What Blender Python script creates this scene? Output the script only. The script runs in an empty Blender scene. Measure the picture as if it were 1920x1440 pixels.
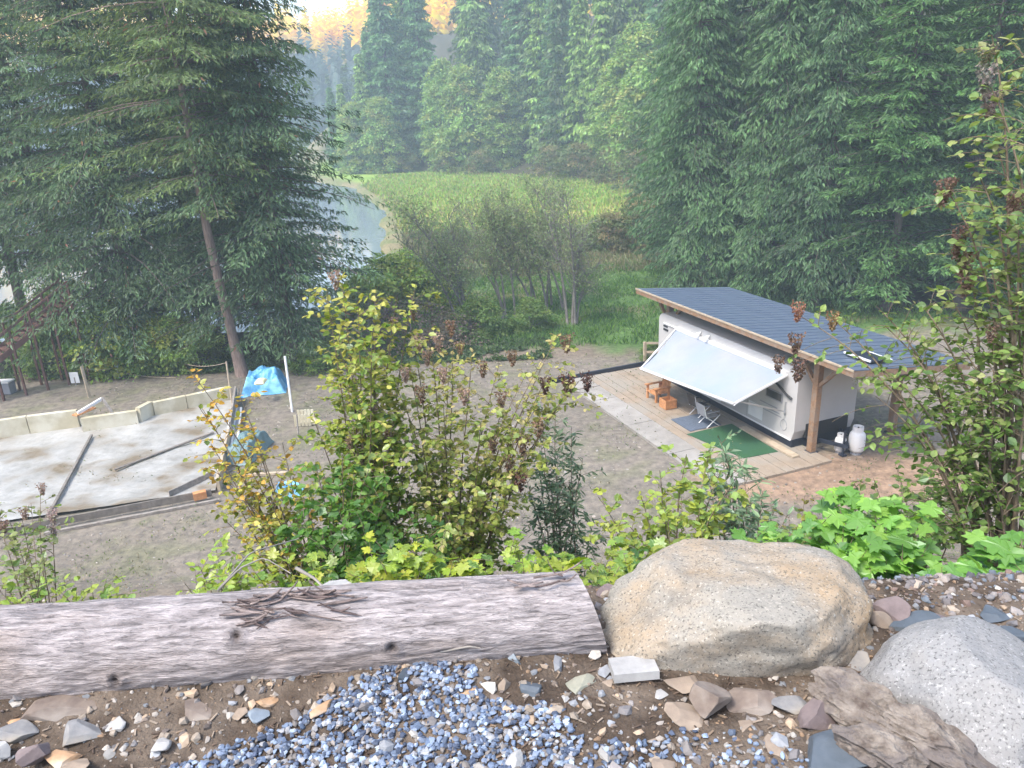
import bpy, math, random
import numpy as np
from mathutils import Vector, Matrix

rng = np.random.default_rng(7)
random.seed(7)
PI = math.pi

# ------------------------------------------------------------------ camera
sc = bpy.context.scene
cam_d = bpy.data.cameras.new('camera')
cam = bpy.data.objects.new('camera', cam_d)
sc.collection.objects.link(cam)
cam_d.sensor_width = 36.0
cam_d.lens = 1450 / 1920 * 36.0
cam_d.clip_start = 0.05
cam_d.clip_end = 3000
CAM = np.array([0.0, 0.0, 12.0])
PITCH, ROLL, FPX = math.radians(20), math.radians(-2.5), 1450.0
CM = Matrix.Rotation(PI / 2 - PITCH, 4, 'X') @ Matrix.Rotation(ROLL, 4, 'Z')
cam.matrix_world = Matrix.Translation((0, 0, 12)) @ CM
sc.camera = cam

# ------------------------------------------------------------------ sky, sun, exposure
SUN_EL, SUN_AZ = math.radians(58), math.radians(-130)      # azimuth from +Y, negative = to the left
world = bpy.data.worlds.new('World')
sc.world = world
world.use_nodes = True
wn = world.node_tree
for n in list(wn.nodes):
    wn.nodes.remove(n)
sky = wn.nodes.new('ShaderNodeTexSky')
sky.sky_type = 'NISHITA'
sky.sun_disc = False
sky.sun_elevation = SUN_EL
sky.sun_rotation = SUN_AZ
sky.air_density = 1.0
sky.dust_density = 3.0
sky.ozone_density = 1.0
bg = wn.nodes.new('ShaderNodeBackground')
bg.inputs['Strength'].default_value = 0.15
wo = wn.nodes.new('ShaderNodeOutputWorld')
wn.links.new(sky.outputs[0], bg.inputs[0])
wn.links.new(bg.outputs[0], wo.inputs[0])
sun_d = bpy.data.lights.new('sun', 'SUN')
sun_d.energy = 1.5
sun_d.angle = math.radians(12)
sun_d.color = (1.0, 0.95, 0.86)
sun = bpy.data.objects.new('sun', sun_d)
sc.collection.objects.link(sun)
sdir = Vector((math.sin(SUN_AZ) * math.cos(SUN_EL), math.cos(SUN_AZ) * math.cos(SUN_EL), math.sin(SUN_EL)))
sun.rotation_euler = sdir.to_track_quat('Z', 'Y').to_euler()
sun.location = (0, 0, 60)
sc.view_settings.view_transform = 'Standard'
sc.view_settings.look = 'None'
sc.view_settings.gamma = 1
sc.view_settings.use_curve_mapping = False
sc.view_settings.exposure = 1.72
cy = sc.cycles
cy.use_denoising = True
cy.max_bounces = 7
cy.diffuse_bounces = 3
cy.glossy_bounces = 2
cy.transmission_bounces = 4
cy.volume_bounces = 1
cy.transparent_max_bounces = 6
cy.use_adaptive_sampling = True
cy.adaptive_threshold = 0.02
cy.caustics_reflective = False
cy.caustics_refractive = False
cy.sample_clamp_indirect = 6

# ------------------------------------------------------------------ helpers
COL = sc.collection


def ray(px, py):
    d = CM.to_3x3() @ Vector(((px - 960) / FPX, -(py - 720) / FPX, -1))
    return np.array(d)


def at(px, py, z=0.0):
    d = ray(px, py)
    return CAM + d * ((z - CAM[2]) / d[2])


def atd(px, py, Y):
    d = ray(px, py)
    return CAM + d * (Y / d[1])


def _h(ix, iy, iz, s):
    n = (ix * 73856093) ^ (iy * 19349663) ^ (iz * 83492791) ^ (s * 2654435761 & 0x7fffffff)
    n = (n ^ (n >> 13)) & 0xffffffff
    n = (n * 1274126177) & 0xffffffff
    n = (n ^ (n >> 16)) & 0xffffff
    return n / float(0xffffff)


def vnoise(P, s=0):
    P = np.asarray(P, float)
    i = np.floor(P).astype(np.int64)
    f = P - i
    f = f * f * (3 - 2 * f)
    r = 0
    for dx in (0, 1):
        wx = f[:, 0] if dx else 1 - f[:, 0]
        for dy in (0, 1):
            wy = f[:, 1] if dy else 1 - f[:, 1]
            for dz in (0, 1):
                wz = f[:, 2] if dz else 1 - f[:, 2]
                r = r + wx * wy * wz * _h(i[:, 0] + dx, i[:, 1] + dy, i[:, 2] + dz, s)
    return r * 2 - 1


def fbm(P, oct=4, s=0):
    P = np.asarray(P, float)
    a, t, r = 1.0, 0.0, 0
    for o in range(oct):
        r = r + a * vnoise(P * (2 ** o) + 17.3 * o, s + o)
        t += a
        a *= 0.5
    return r / t


def unit(a):
    a = np.asarray(a, float)
    return a / (np.linalg.norm(a, axis=-1, keepdims=True) + 1e-9)


class G:
    """collects polygons of any size, then becomes ONE mesh"""

    def __init__(s):
        s.V, s.F, s.C, s.M, s.n = [], [], [], [], 0

    def add(s, V, F, col=None, mi=0):
        V = np.asarray(V, float).reshape(-1, 3)
        F = np.asarray(F, np.int64)
        s.V.append(V)
        s.F.append(F + s.n)
        s.M.append(np.full(len(F), mi))
        if col is None:
            col = (1, 1, 1)
        c = np.asarray(col, float)
        if c.ndim == 1:
            c = np.tile(c[:3], (len(V), 1))
        s.C.append(c)
        s.n += len(V)
        return s

    def box(s, c, sx, sy, sz, ax=None, col=None, mi=0, bev=0.0):
        """box centred at c, full sizes, ax = 3x3 rows of local axes"""
        ax = np.eye(3) if ax is None else np.asarray(ax, float)
        h = np.array([sx, sy, sz]) / 2
        if bev <= 0 or min(sx, sy, sz) < bev * 2.5:
            q = np.array([[-1, -1, -1], [1, -1, -1], [1, 1, -1], [-1, 1, -1], [-1, -1, 1], [1, -1, 1], [1, 1, 1], [-1, 1, 1]]) * h
            f = [[0, 3, 2, 1], [4, 5, 6, 7], [0, 1, 5, 4], [1, 2, 6, 5], [2, 3, 7, 6], [3, 0, 4, 7]]
            s.add(q @ ax + np.asarray(c), f, col, mi)
            return s
        # bevelled along the long edges: octagon-ish profile on the two larger directions
        k = int(np.argmax([sx, sy, sz]))
        a, b = [i for i in range(3) if i != k]
        pr = [(-1, -1, 1, 0), (-1, -1, 0, 1)]
        ring = []
        for (ua, ub, da, db) in ((1, -1, -1, 0), (1, -1, 0, 1), (1, 1, 0, -1), (1, 1, -1, 0), (-1, 1, 1, 0), (-1, 1, 0, -1), (-1, -1, 0, 1), (-1, -1, 1, 0)):
            ring.append((ua * h[a] + da * bev, ub * h[b] + db * bev))
        V = []
        for e in (-1, 1):
            for (pa, pb) in ring:
                p = [0, 0, 0]
                p[k] = e * h[k]
                p[a] = pa
                p[b] = pb
                V.append(p)
        F = [[i, (i + 1) % 8, 8 + (i + 1) % 8, 8 + i] for i in range(8)]
        V = np.array(V) @ ax + np.asarray(c)
        s.add(V, F, col, mi)
        s.add(V, [[7, 6, 5, 4, 3, 2, 1, 0]], col, mi)
        s.add(V, [[8, 9, 10, 11, 12, 13, 14, 15]], col, mi)
        return s

    def bar(s, p, q, w, d=None, up=(0, 0, 1), col=None, mi=0, bev=0.0):
        """rectangular bar from p to q, width w (sideways), depth d (up)"""
        p, q = np.asarray(p, float), np.asarray(q, float)
        d = w if d is None else d
        z = unit(q - p)
        x = np.cross(np.asarray(up, float), z)
        if np.linalg.norm(x) < 1e-4:
            x = np.cross((1, 0, 0), z)
        x = unit(x)
        y = np.cross(z, x)
        return s.box((p + q) / 2, w, d, np.linalg.norm(q - p), [x, y, z], col, mi, bev)

    def tube(s, pts, rad, n=6, col=None, mi=0, cap=True):
        pts = np.asarray(pts, float)
        m = len(pts)
        rad = np.broadcast_to(np.asarray(rad, float), (m,))
        t = np.gradient(pts, axis=0)
        t = unit(t)
        ref = np.array([0, 0, 1.0]) if abs(t[:, 2]).mean() < 0.8 else np.array([1.0, 0, 0])
        x = unit(np.cross(t, ref))
        y = np.cross(t, x)
        a = np.arange(n) / n * 2 * PI
        V = pts[:, None] + (x[:, None] * np.cos(a)[None, :, None] + y[:, None] * np.sin(a)[None, :, None]) * rad[:, None, None]
        i = np.arange(m - 1)[:, None] * n
        j = np.arange(n)[None]
        F = np.stack([i + j, i + (j + 1) % n, i + n + (j + 1) % n, i + n + j], -1).reshape(-1, 4)
        s.add(V.reshape(-1, 3), F, col, mi)
        if cap and n > 2:
            k = s.n - m * n
            s.F.append(np.array([[k + q for q in range(n)]]))
            s.M.append(np.array([mi]))
            s.F.append(np.array([[k + (m - 1) * n + q for q in range(n - 1, -1, -1)]]))
            s.M.append(np.array([mi]))
        return s

    def grid(s, P, col=None, mi=0):
        """P (a,b,3) -> quads"""
        a, b = P.shape[:2]
        i = np.arange(a - 1)[:, None] * b
        j = np.arange(b - 1)[None]
        F = np.stack([i + j, i + j + 1, i + b + j + 1, i + b + j], -1).reshape(-1, 4)
        s.add(P.reshape(-1, 3), F, None if col is None else col.reshape(-1, 3) if np.ndim(col) > 1 else col, mi)
        return s

    def mesh(s, name, mats, smooth=False, off=None):
        V = np.concatenate(s.V)
        if off is not None:
            V = V - np.asarray(off)
        me = bpy.data.meshes.new(name)
        L = np.concatenate([f.ravel() for f in s.F])
        cnt = np.concatenate([np.full(len(f), f.shape[1]) for f in s.F])
        st = np.concatenate([[0], np.cumsum(cnt)[:-1]])
        me.vertices.add(len(V))
        me.vertices.foreach_set('co', V.astype(np.float32).ravel())
        me.loops.add(len(L))
        me.loops.foreach_set('vertex_index', L.astype(np.int32))
        me.polygons.add(len(cnt))
        me.polygons.foreach_set('loop_start', st.astype(np.int32))
        me.polygons.foreach_set('loop_total', cnt.astype(np.int32))
        me.polygons.foreach_set('material_index', np.concatenate(s.M).astype(np.int32))
        me.polygons.foreach_set('use_smooth', np.full(len(cnt), bool(smooth)))
        C = np.concatenate(s.C)
        if not np.all(C == 1):
            at_ = me.color_attributes.new('tint', 'FLOAT_COLOR', 'POINT')
            at_.data.foreach_set('color', np.concatenate([C, np.ones((len(C), 1))], 1).astype(np.float32).ravel())
        for m in (mats if isinstance(mats, (list, tuple)) else [mats]):
            me.materials.append(m)
        me.update()
        me.validate()
        return me


def link(name, me, parent=None, loc=None):
    o = bpy.data.objects.new(name, me)
    COL.objects.link(o)
    if loc is not None:
        o.location = loc
    if parent is not None:
        o.parent = parent
    return o


def thing(name, label, cat, loc=(0, 0, 0), group=None):
    o = bpy.data.objects.new(name, None)
    o.empty_display_size = 0.1
    COL.objects.link(o)
    o.location = [float(v) for v in loc]
    o['label'] = label
    o['category'] = cat
    if group:
        o['group'] = group
    return o


def part(t, name, g, mats, smooth=False, label=None, kind=None, base=None):
    """g in world coordinates; t = the thing (or part at its origin)"""
    off = base if base is not None else t.location
    me = g.mesh(name, mats, smooth, off=np.array(off))
    o = link(name, me, t)
    if label:
        o['label'] = label
    if kind:
        o['kind'] = kind
    return o


def single(name, g, mats, label, cat, smooth=False, group=None, loc=None):
    """a thing that is one mesh; origin at its base"""
    V = np.concatenate(g.V)
    if loc is None:
        loc = np.array([V[:, 0].mean(), V[:, 1].mean(), V[:, 2].min()])
    o = link(name, g.mesh(name, mats, smooth, off=loc), None, [float(v) for v in loc])
    o['label'] = label
    o['category'] = cat
    if group:
        o['group'] = group
    return o


def structure(name, g, mats, smooth=True, kind='structure', label=None):
    o = link(name, g.mesh(name, mats, smooth))
    o['kind'] = kind
    if label:
        o['label'] = label
    return o


def copy_thing(src, loc, rotz=0.0, scale=1.0, label=None, group=None):
    r = src.copy()
    COL.objects.link(r)
    r.location = [float(v) for v in loc]
    r.rotation_euler = (0, 0, rotz)
    r.scale = (scale, scale, scale) if np.isscalar(scale) else scale
    if label:
        r['label'] = label
    if group:
        r['group'] = group
    for ch in list(src.children):
        c = ch.copy()
        COL.objects.link(c)
        c.parent = r
        for k in list(ch.children):
            d = k.copy()
            COL.objects.link(d)
            d.parent = c
    return r


# ------------------------------------------------------------------ materials
def nt(name):
    m = bpy.data.materials.new(name)
    m.use_nodes = True
    t = m.node_tree
    for n in list(t.nodes):
        t.nodes.remove(n)
    out = t.nodes.new('ShaderNodeOutputMaterial')
    return m, t, out


def surf(name, c1, c2=None, scale=5.0, rough=0.7, bump=0.0, bscale=None, tint=False, metal=0.0, stretch=(1, 1, 1),
         c3=None, scale3=1.0, thr=(0.45, 0.6), spec=0.4, detail=6, bdist=0.02, objco=True, trans=0.0):
    """principled material: noise between c1 and c2, large patches of c3, bump"""
    m, t, out = nt(name)
    N, Lk = t.nodes, t.links
    b = N.new('ShaderNodeBsdfPrincipled')
    b.inputs['Roughness'].default_value = rough
    b.inputs['Metallic'].default_value = metal
    b.inputs['Specular IOR Level'].default_value = spec
    if trans:
        b.inputs['Transmission Weight'].default_value = trans
    tc = N.new('ShaderNodeTexCoord')
    mp = N.new('ShaderNodeMapping')
    mp.inputs['Scale'].default_value = stretch
    Lk.new(tc.outputs['Object'] if objco else tc.outputs['Generated'], mp.inputs[0])
    c2 = c2 or tuple(v * 0.7 for v in c1)
    nz = N.new('ShaderNodeTexNoise')
    nz.inputs['Scale'].default_value = scale
    nz.inputs['Detail'].default_value = detail
    nz.inputs['Roughness'].default_value = 0.62
    Lk.new(mp.outputs[0], nz.inputs[0])
    cr = N.new('ShaderNodeValToRGB')
    cr.color_ramp.elements[0].position = 0.32
    cr.color_ramp.elements[1].position = 0.68
    cr.color_ramp.elements[0].color = (*c2, 1)
    cr.color_ramp.elements[1].color = (*c1, 1)
    Lk.new(nz.outputs[0], cr.inputs[0])
    last = cr.outputs[0]
    if c3:
        n3 = N.new('ShaderNodeTexNoise')
        n3.inputs['Scale'].default_value = scale3
        n3.inputs['Detail'].default_value = 5
        Lk.new(mp.outputs[0], n3.inputs[0])
        r3 = N.new('ShaderNodeMapRange')
        r3.inputs['From Min'].default_value = thr[0]
        r3.inputs['From Max'].default_value = thr[1]
        Lk.new(n3.outputs[0], r3.inputs[0])
        mx = N.new('ShaderNodeMix')
        mx.data_type = 'RGBA'
        Lk.new(r3.outputs[0], mx.inputs[0])
        Lk.new(last, mx.inputs[6])
        mx.inputs[7].default_value = (*c3, 1)
        last = mx.outputs[2]
    if tint:
        a = N.new('ShaderNodeVertexColor')
        a.layer_name = 'tint'
        mu = N.new('ShaderNodeMix')
        mu.data_type = 'RGBA'
        mu.blend_type = 'MULTIPLY'
        mu.inputs[0].default_value = 1
        Lk.new(last, mu.inputs[6])
        Lk.new(a.outputs[0], mu.inputs[7])
        last = mu.outputs[2]
    Lk.new(last, b.inputs['Base Color'])
    if bump > 0:
        nb = N.new('ShaderNodeTexNoise')
        nb.inputs['Scale'].default_value = bscale or scale * 2
        nb.inputs['Detail'].default_value = 8
        Lk.new(mp.outputs[0], nb.inputs[0])
        bm = N.new('ShaderNodeBump')
        bm.inputs['Strength'].default_value = bump
        bm.inputs['Distance'].default_value = bdist
        Lk.new(nb.outputs[0], bm.inputs['Height'])
        Lk.new(bm.outputs[0], b.inputs['Normal'])
    Lk.new(b.outputs[0], out.inputs[0])
    return m


def leafmat(name, ramp=None, transl=0.4, gloss=0.08, rough=0.45, mult=1.0):
    """foliage: colour from the 'tint' attribute, or (ramp given) picked per object"""
    m, t, out = nt(name)
    N, Lk = t.nodes, t.links
    if ramp:
        oi = N.new('ShaderNodeObjectInfo')
        cr = N.new('ShaderNodeValToRGB')
        els = cr.color_ramp.elements
        while len(els) < len(ramp):
            els.new(0.5)
        for i, c in enumerate(ramp):
            els[i].position = i / max(1, len(ramp) - 1)
            els[i].color = (*c, 1)
        Lk.new(oi.outputs['Random'], cr.inputs[0])
        c = cr.outputs[0]
    else:
        a = N.new('ShaderNodeVertexColor')
        a.layer_name = 'tint'
        c = a.outputs[0]
    d = N.new('ShaderNodeBsdfDiffuse')
    tr = N.new('ShaderNodeBsdfTranslucent')
    Lk.new(c, d.inputs[0])
    hs = N.new('ShaderNodeHueSaturation')
    hs.inputs['Saturation'].default_value = 1.1
    hs.inputs['Value'].default_value = 1.25
    hs.inputs['Hue'].default_value = 0.49
    Lk.new(c, hs.inputs['Color'])
    Lk.new(hs.outputs[0], tr.inputs[0])
    mx = N.new('ShaderNodeMixShader')
    mx.inputs[0].default_value = transl
    Lk.new(d.outputs[0], mx.inputs[1])
    Lk.new(tr.outputs[0], mx.inputs[2])
    last = mx.outputs[0]
    if gloss > 0:
        gl = N.new('ShaderNodeBsdfGlossy')
        gl.inputs['Roughness'].default_value = rough
        gl.inputs[0].default_value = (0.9, 0.95, 1, 1)
        m2 = N.new('ShaderNodeMixShader')
        m2.inputs[0].default_value = gloss
        Lk.new(last, m2.inputs[1])
        Lk.new(gl.outputs[0], m2.inputs[2])
        last = m2.outputs[0]
    Lk.new(last, out.inputs[0])
    return m


def ss(a, b, x):
    t = np.clip((np.asarray(x, float) - a) / (b - a), 0, 1)
    return t * t * (3 - 2 * t)
HAZE = 0.0014
# ------------------------------------------------------------------ terrain
XB_Y = [40, 46, 63, 80, 110, 135, 150, 170, 300, 420]
XB_X = [-15, -12.5, -9.5, -11.5, -17.5, -25, -34, -44, -60, -70]
XF_Y = [30, 42, 53, 65, 80, 100, 118, 132, 150, 165, 185]
XF_X = [27, 21, 15.5, 13.5, 16.0, 19.5, 22.5, 12, -6, -20, -34]


def lake_edge(y):
    return np.interp(y, XB_Y, XB_X)


def forest_edge(y):
    return np.interp(y, XF_Y, XF_X)


def EDGE(x):
    return 0.0 * np.asarray(x, float)


def height(x, y, detail=True):
    x, y = np.asarray(x, float), np.asarray(y, float)
    sh = x.shape
    P = np.stack([x.ravel(), y.ravel(), np.zeros(x.size)], 1)
    edge = EDGE(x)
    yy = y - edge * ss(5, 2.3, y)
    z = np.interp(yy, [-60, 0, 2.3, 2.6, 3.2, 5, 8, 12, 16, 18.5, 36, 44, 47, 60, 90, 1000],
                  [12.2, 10.36, 10.36, 9.85, 9.1, 7.7, 5.6, 2.9, .75, 0.0, 0.0, -0.15, -0.25, -0.3, -0.3, -0.3])
    n1 = fbm(P * 0.35, 4, 3).reshape(sh)
    n2 = fbm(P * 2.2, 3, 9).reshape(sh)
    slope_zone = ss(3.0, 5, y) * ss(19, 15, y)
    z = z + slope_zone * (n1 * 0.5 + n2 * 0.10)
    z = z + ss(17, 20, y) * ss(46, 38, y) * (n2 * 0.02 + n1 * 0.03) + ss(2.6, 3.2, y) * ss(5, 3.2, y) * n2 * 0.05
    z = z + ss(44, 50, y) * n1 * 0.12
    # the pad keeps clear of the fine foreground sheet above it
    z = z - 0.10 * ss(2.9, 2.3, y) * ss(-0.5, 0.2, y)
    # bank at the right behind the bushes
    z = z + ss(13, 22, x) * ss(16, 22, y) * ss(60, 40, y) * 0.6
    # lake bed
    d = lake_edge(y) - x + 2.0 * fbm(P * 0.12, 3, 5).reshape(sh)
    lake = ss(0, 3, d) * ss(44, 50, y + np.clip(-x - 14, 0, 40) * 0.0) * ss(310, 285, y)
    z = z - 1.6 * lake
    # narrow channel of open water across the marsh
    cy_ = 76.5 + 1.2 * fbm(np.stack([P[:, 0] * 0.25, P[:, 1] * 0, P[:, 2]], 1), 3, 8).reshape(sh)
    ch = np.exp(-((y - cy_) / 0.75) ** 2) * ss(13, 11, x) * ss(-12, -9, x)
    z = z - 0.5 * ch
    # forest hillside
    df = x - forest_edge(y)
    hill = ss(0, 90, df) * 42 * ss(28, 44, y)
    hill = np.maximum(hill, ss(0, 110, y - (172 + np.clip(x + 20, 0, 60) * -0.9)) * 34 * ss(-70, -20, x) * ss(110, 135, y))
    z = z + hill
    # far hillside over the lake
    far = ss(0, 1, (y - 285 - 30 * n1) / 90) * 42 * ss(1400, 700, y)
    z = z + far * (1 + 0.12 * fbm(P * 0.02, 3, 11).reshape(sh))
    # land at the far left
    z = z + ss(-150, -230, x) * 30 * ss(60, 140, y)
    return z


def colour_of_ground(x, y, z):
    P = np.stack([x, y, 0 * x], 1)
    n = fbm(P * 0.5, 4, 21)[:, None]
    n_f = fbm(P * 1.7, 3, 23)[:, None]
    yard = np.array([0.20, 0.178, 0.150]) * (1 + 0.18 * n)
    yard = yard + ss(0.05, 0.4, n_f) * (np.array([0.13, 0.155, 0.06]) - yard) * 0.35
    slope = np.array([0.175, 0.135, 0.098]) * (1 + 0.25 * n)
    slope = slope + ss(-0.05, 0.4, n_f) * (np.array([0.13, 0.155, 0.055]) - slope) * 0.6
    grass = np.array([0.085, 0.155, 0.045]) * (1 + 0.35 * n_f)
    marsh = np.array([0.17, 0.19, 0.085]) + ss(-0.2, 0.4, n) * (np.array([0.24, 0.21, 0.12]) - np.array([0.17, 0.19, 0.085]))
    st = fbm(np.stack([x * 0.035, y * 0.16, 0 * x], 1), 4, 31)[:, None]
    mead = np.array([0.22, 0.35, 0.065]) * (1 + 0.25 * st)
    yel = np.array([0.40, 0.38, 0.13])
    ymask = np.exp(-((y - 92) / 9) ** 2)[:, None] * ss(-0.3, 0.25, st) + np.exp(-((y - 150) / 12) ** 2)[:, None] * ss(-0.1, 0.4, st) * 0.25
    mead = mead + np.clip(ymask, 0, 1) * (yel - mead)
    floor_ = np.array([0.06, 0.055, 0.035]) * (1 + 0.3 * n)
    Y = y[:, None]
    c = slope * 1
    c = c + (yard - c) * ss(15, 18.5, Y)
    brown = np.array([0.20, 0.165, 0.13]) * (1 + 0.3 * n_f)
    c = c + (brown - c) * ss(35.5, 37.0, Y) * ss(9, 6, x[:, None])
    grass = grass + ss(0.0, 0.5, n) * (np.array([0.15, 0.15, 0.07]) - grass)
    c = c + (grass - c) * ss(37.5, 40, Y + n_f * 1.5 + 2.0 * ss(3, 6, x[:, None]))
    c = c + (marsh - c) * ss(56, 64, Y + n * 2)
    c = c + (mead - c) * ss(79, 84, Y + n * 2)
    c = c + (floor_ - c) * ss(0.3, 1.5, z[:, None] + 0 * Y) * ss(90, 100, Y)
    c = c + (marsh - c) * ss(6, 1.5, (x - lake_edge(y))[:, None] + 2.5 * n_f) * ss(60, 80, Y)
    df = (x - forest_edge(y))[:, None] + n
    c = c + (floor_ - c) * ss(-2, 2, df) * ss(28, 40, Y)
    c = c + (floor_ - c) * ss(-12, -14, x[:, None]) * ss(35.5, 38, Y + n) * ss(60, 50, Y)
    # red-brown bark mulch around the parking slab
    m = np.exp(-(((x - 10.5) / 5.0) ** 2 + ((y - 22.6) / 2.0) ** 2) * 1.2)[:, None]
    c = c + (np.array([0.29, 0.205, 0.145]) * (1 + 0.3 * n_f) - c) * ss(0.2, 0.6, m + 0.15 * n_f)
    # bands on the far hillside: dark conifers low down, sunlight painted as gold high up
    fz = z[:, None]
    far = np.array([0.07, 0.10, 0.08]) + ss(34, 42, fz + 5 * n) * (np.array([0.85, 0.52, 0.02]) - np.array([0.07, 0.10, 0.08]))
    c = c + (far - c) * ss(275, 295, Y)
    return np.clip(c, 0.01, 0.8)


def axis(parts_):
    out = [parts_[0][0]]
    for a, b, n in parts_:
        out += list(np.linspace(a, b, n + 1)[1:])
    return np.array(out)


gx = axis([(-700, -250, 12), (-250, -80, 22), (-80, -30, 40), (-30, 30, 125), (30, 60, 30), (60, 160, 22), (160, 500, 10)])
gy = axis([(-60, 0, 10), (0, 2, 6), (2, 6, 40), (6, 20, 60), (20, 48, 64), (48, 100, 70), (100, 200, 40), (200, 400, 30), (400, 760, 50), (760, 1500, 8)])
X, Y = np.meshgrid(gx, gy)
Z = height(X, Y)
g = G()
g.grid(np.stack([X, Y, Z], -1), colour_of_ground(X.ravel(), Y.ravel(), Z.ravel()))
M_ground = surf('ground_earth', (1.25, 1.22, 1.18), (0.62, 0.62, 0.64), scale=3.5, rough=0.95, bump=0.6, bscale=9, tint=True, bdist=0.06, spec=0.15, detail=12)
structure('ground', g, M_ground)

# lake
g = G()
lx = axis([(-700, -60, 20), (-60, 14, 40)])
ly = axis([(40, 100, 30), (100, 520, 30)])
LX, LY = np.meshgrid(lx, ly)
g.grid(np.stack([LX, LY, 0 * LX - 0.62], -1))
m, t, out = nt('lake_water')
b = t.nodes.new('ShaderNodeBsdfPrincipled')
b.inputs['Base Color'].default_value = (0.20, 0.25, 0.28, 1)
b.inputs['Roughness'].default_value = 0.07
b.inputs['IOR'].default_value = 1.45
nz = t.nodes.new('ShaderNodeTexNoise')
nz.inputs['Scale'].default_value = 1.4
nz.inputs['Detail'].default_value = 4
tc = t.nodes.new('ShaderNodeTexCoord')
t.links.new(tc.outputs['Object'], nz.inputs[0])
bm = t.nodes.new('ShaderNodeBump')
bm.inputs['Strength'].default_value = 0.25
bm.inputs['Distance'].default_value = 0.03
t.links.new(nz.outputs[0], bm.inputs['Height'])
t.links.new(bm.outputs[0], b.inputs['Normal'])
t.links.new(b.outputs[0], out.inputs[0])
structure('lake_water', g, m, smooth=False)

# ------------------------------------------------------------------ trees
M_leaf = leafmat('foliage', transl=0.4, gloss=0.02)
M_bark = surf('bark', (0.15, 0.125, 0.105), (0.07, 0.055, 0.045), scale=6, rough=0.95, bump=0.8, stretch=(4, 4, 0.6), bdist=0.03)
M_bark_grey = surf('grey_bark', (0.26, 0.24, 0.22), (0.12, 0.11, 0.10), scale=7, rough=0.9, bump=0.5, stretch=(4, 4, 0.7))
M_bark_red = surf('red_bark', (0.27, 0.20, 0.17), (0.13, 0.09, 0.075), scale=5, rough=0.95, bump=0.8, stretch=(4, 4, 0.5), bdist=0.03)


def diamonds(g, P, D, N, L, W, col, fold=0.25, mi=0):
    """leaf-like folded diamonds: base P, along D, normal N"""
    D = unit(D)
    S = unit(np.cross(D, N))
    N = np.cross(S, D)
    L, W = np.asarray(L)[:, None], np.asarray(W)[:, None]
    a = P
    t_ = P + D * L
    mid = P + D * L * 0.45
    l = mid + S * W * 0.5 + N * W * fold
    r = mid - S * W * 0.5 + N * W * fold
    V = np.stack([a, l, t_, r], 1).reshape(-1, 3)
    i = np.arange(len(P))[:, None] * 4
    F = np.concatenate([i + [0, 2, 1], i + [0, 3, 2]])
    C = np.repeat(col, 4, axis=0)
    g.add(V, F, C, mi)


def tint(n, c, dv=0.3, dh=0.15, r=None):
    r = r or rng
    c = np.asarray(c)
    v = 1 + dv * r.uniform(-1, 1, (n, 1))
    h = 1 + dh * r.uniform(-1, 1, (n, 3))
    return np.clip(c * v * h, 0.003, 0.9)


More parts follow.
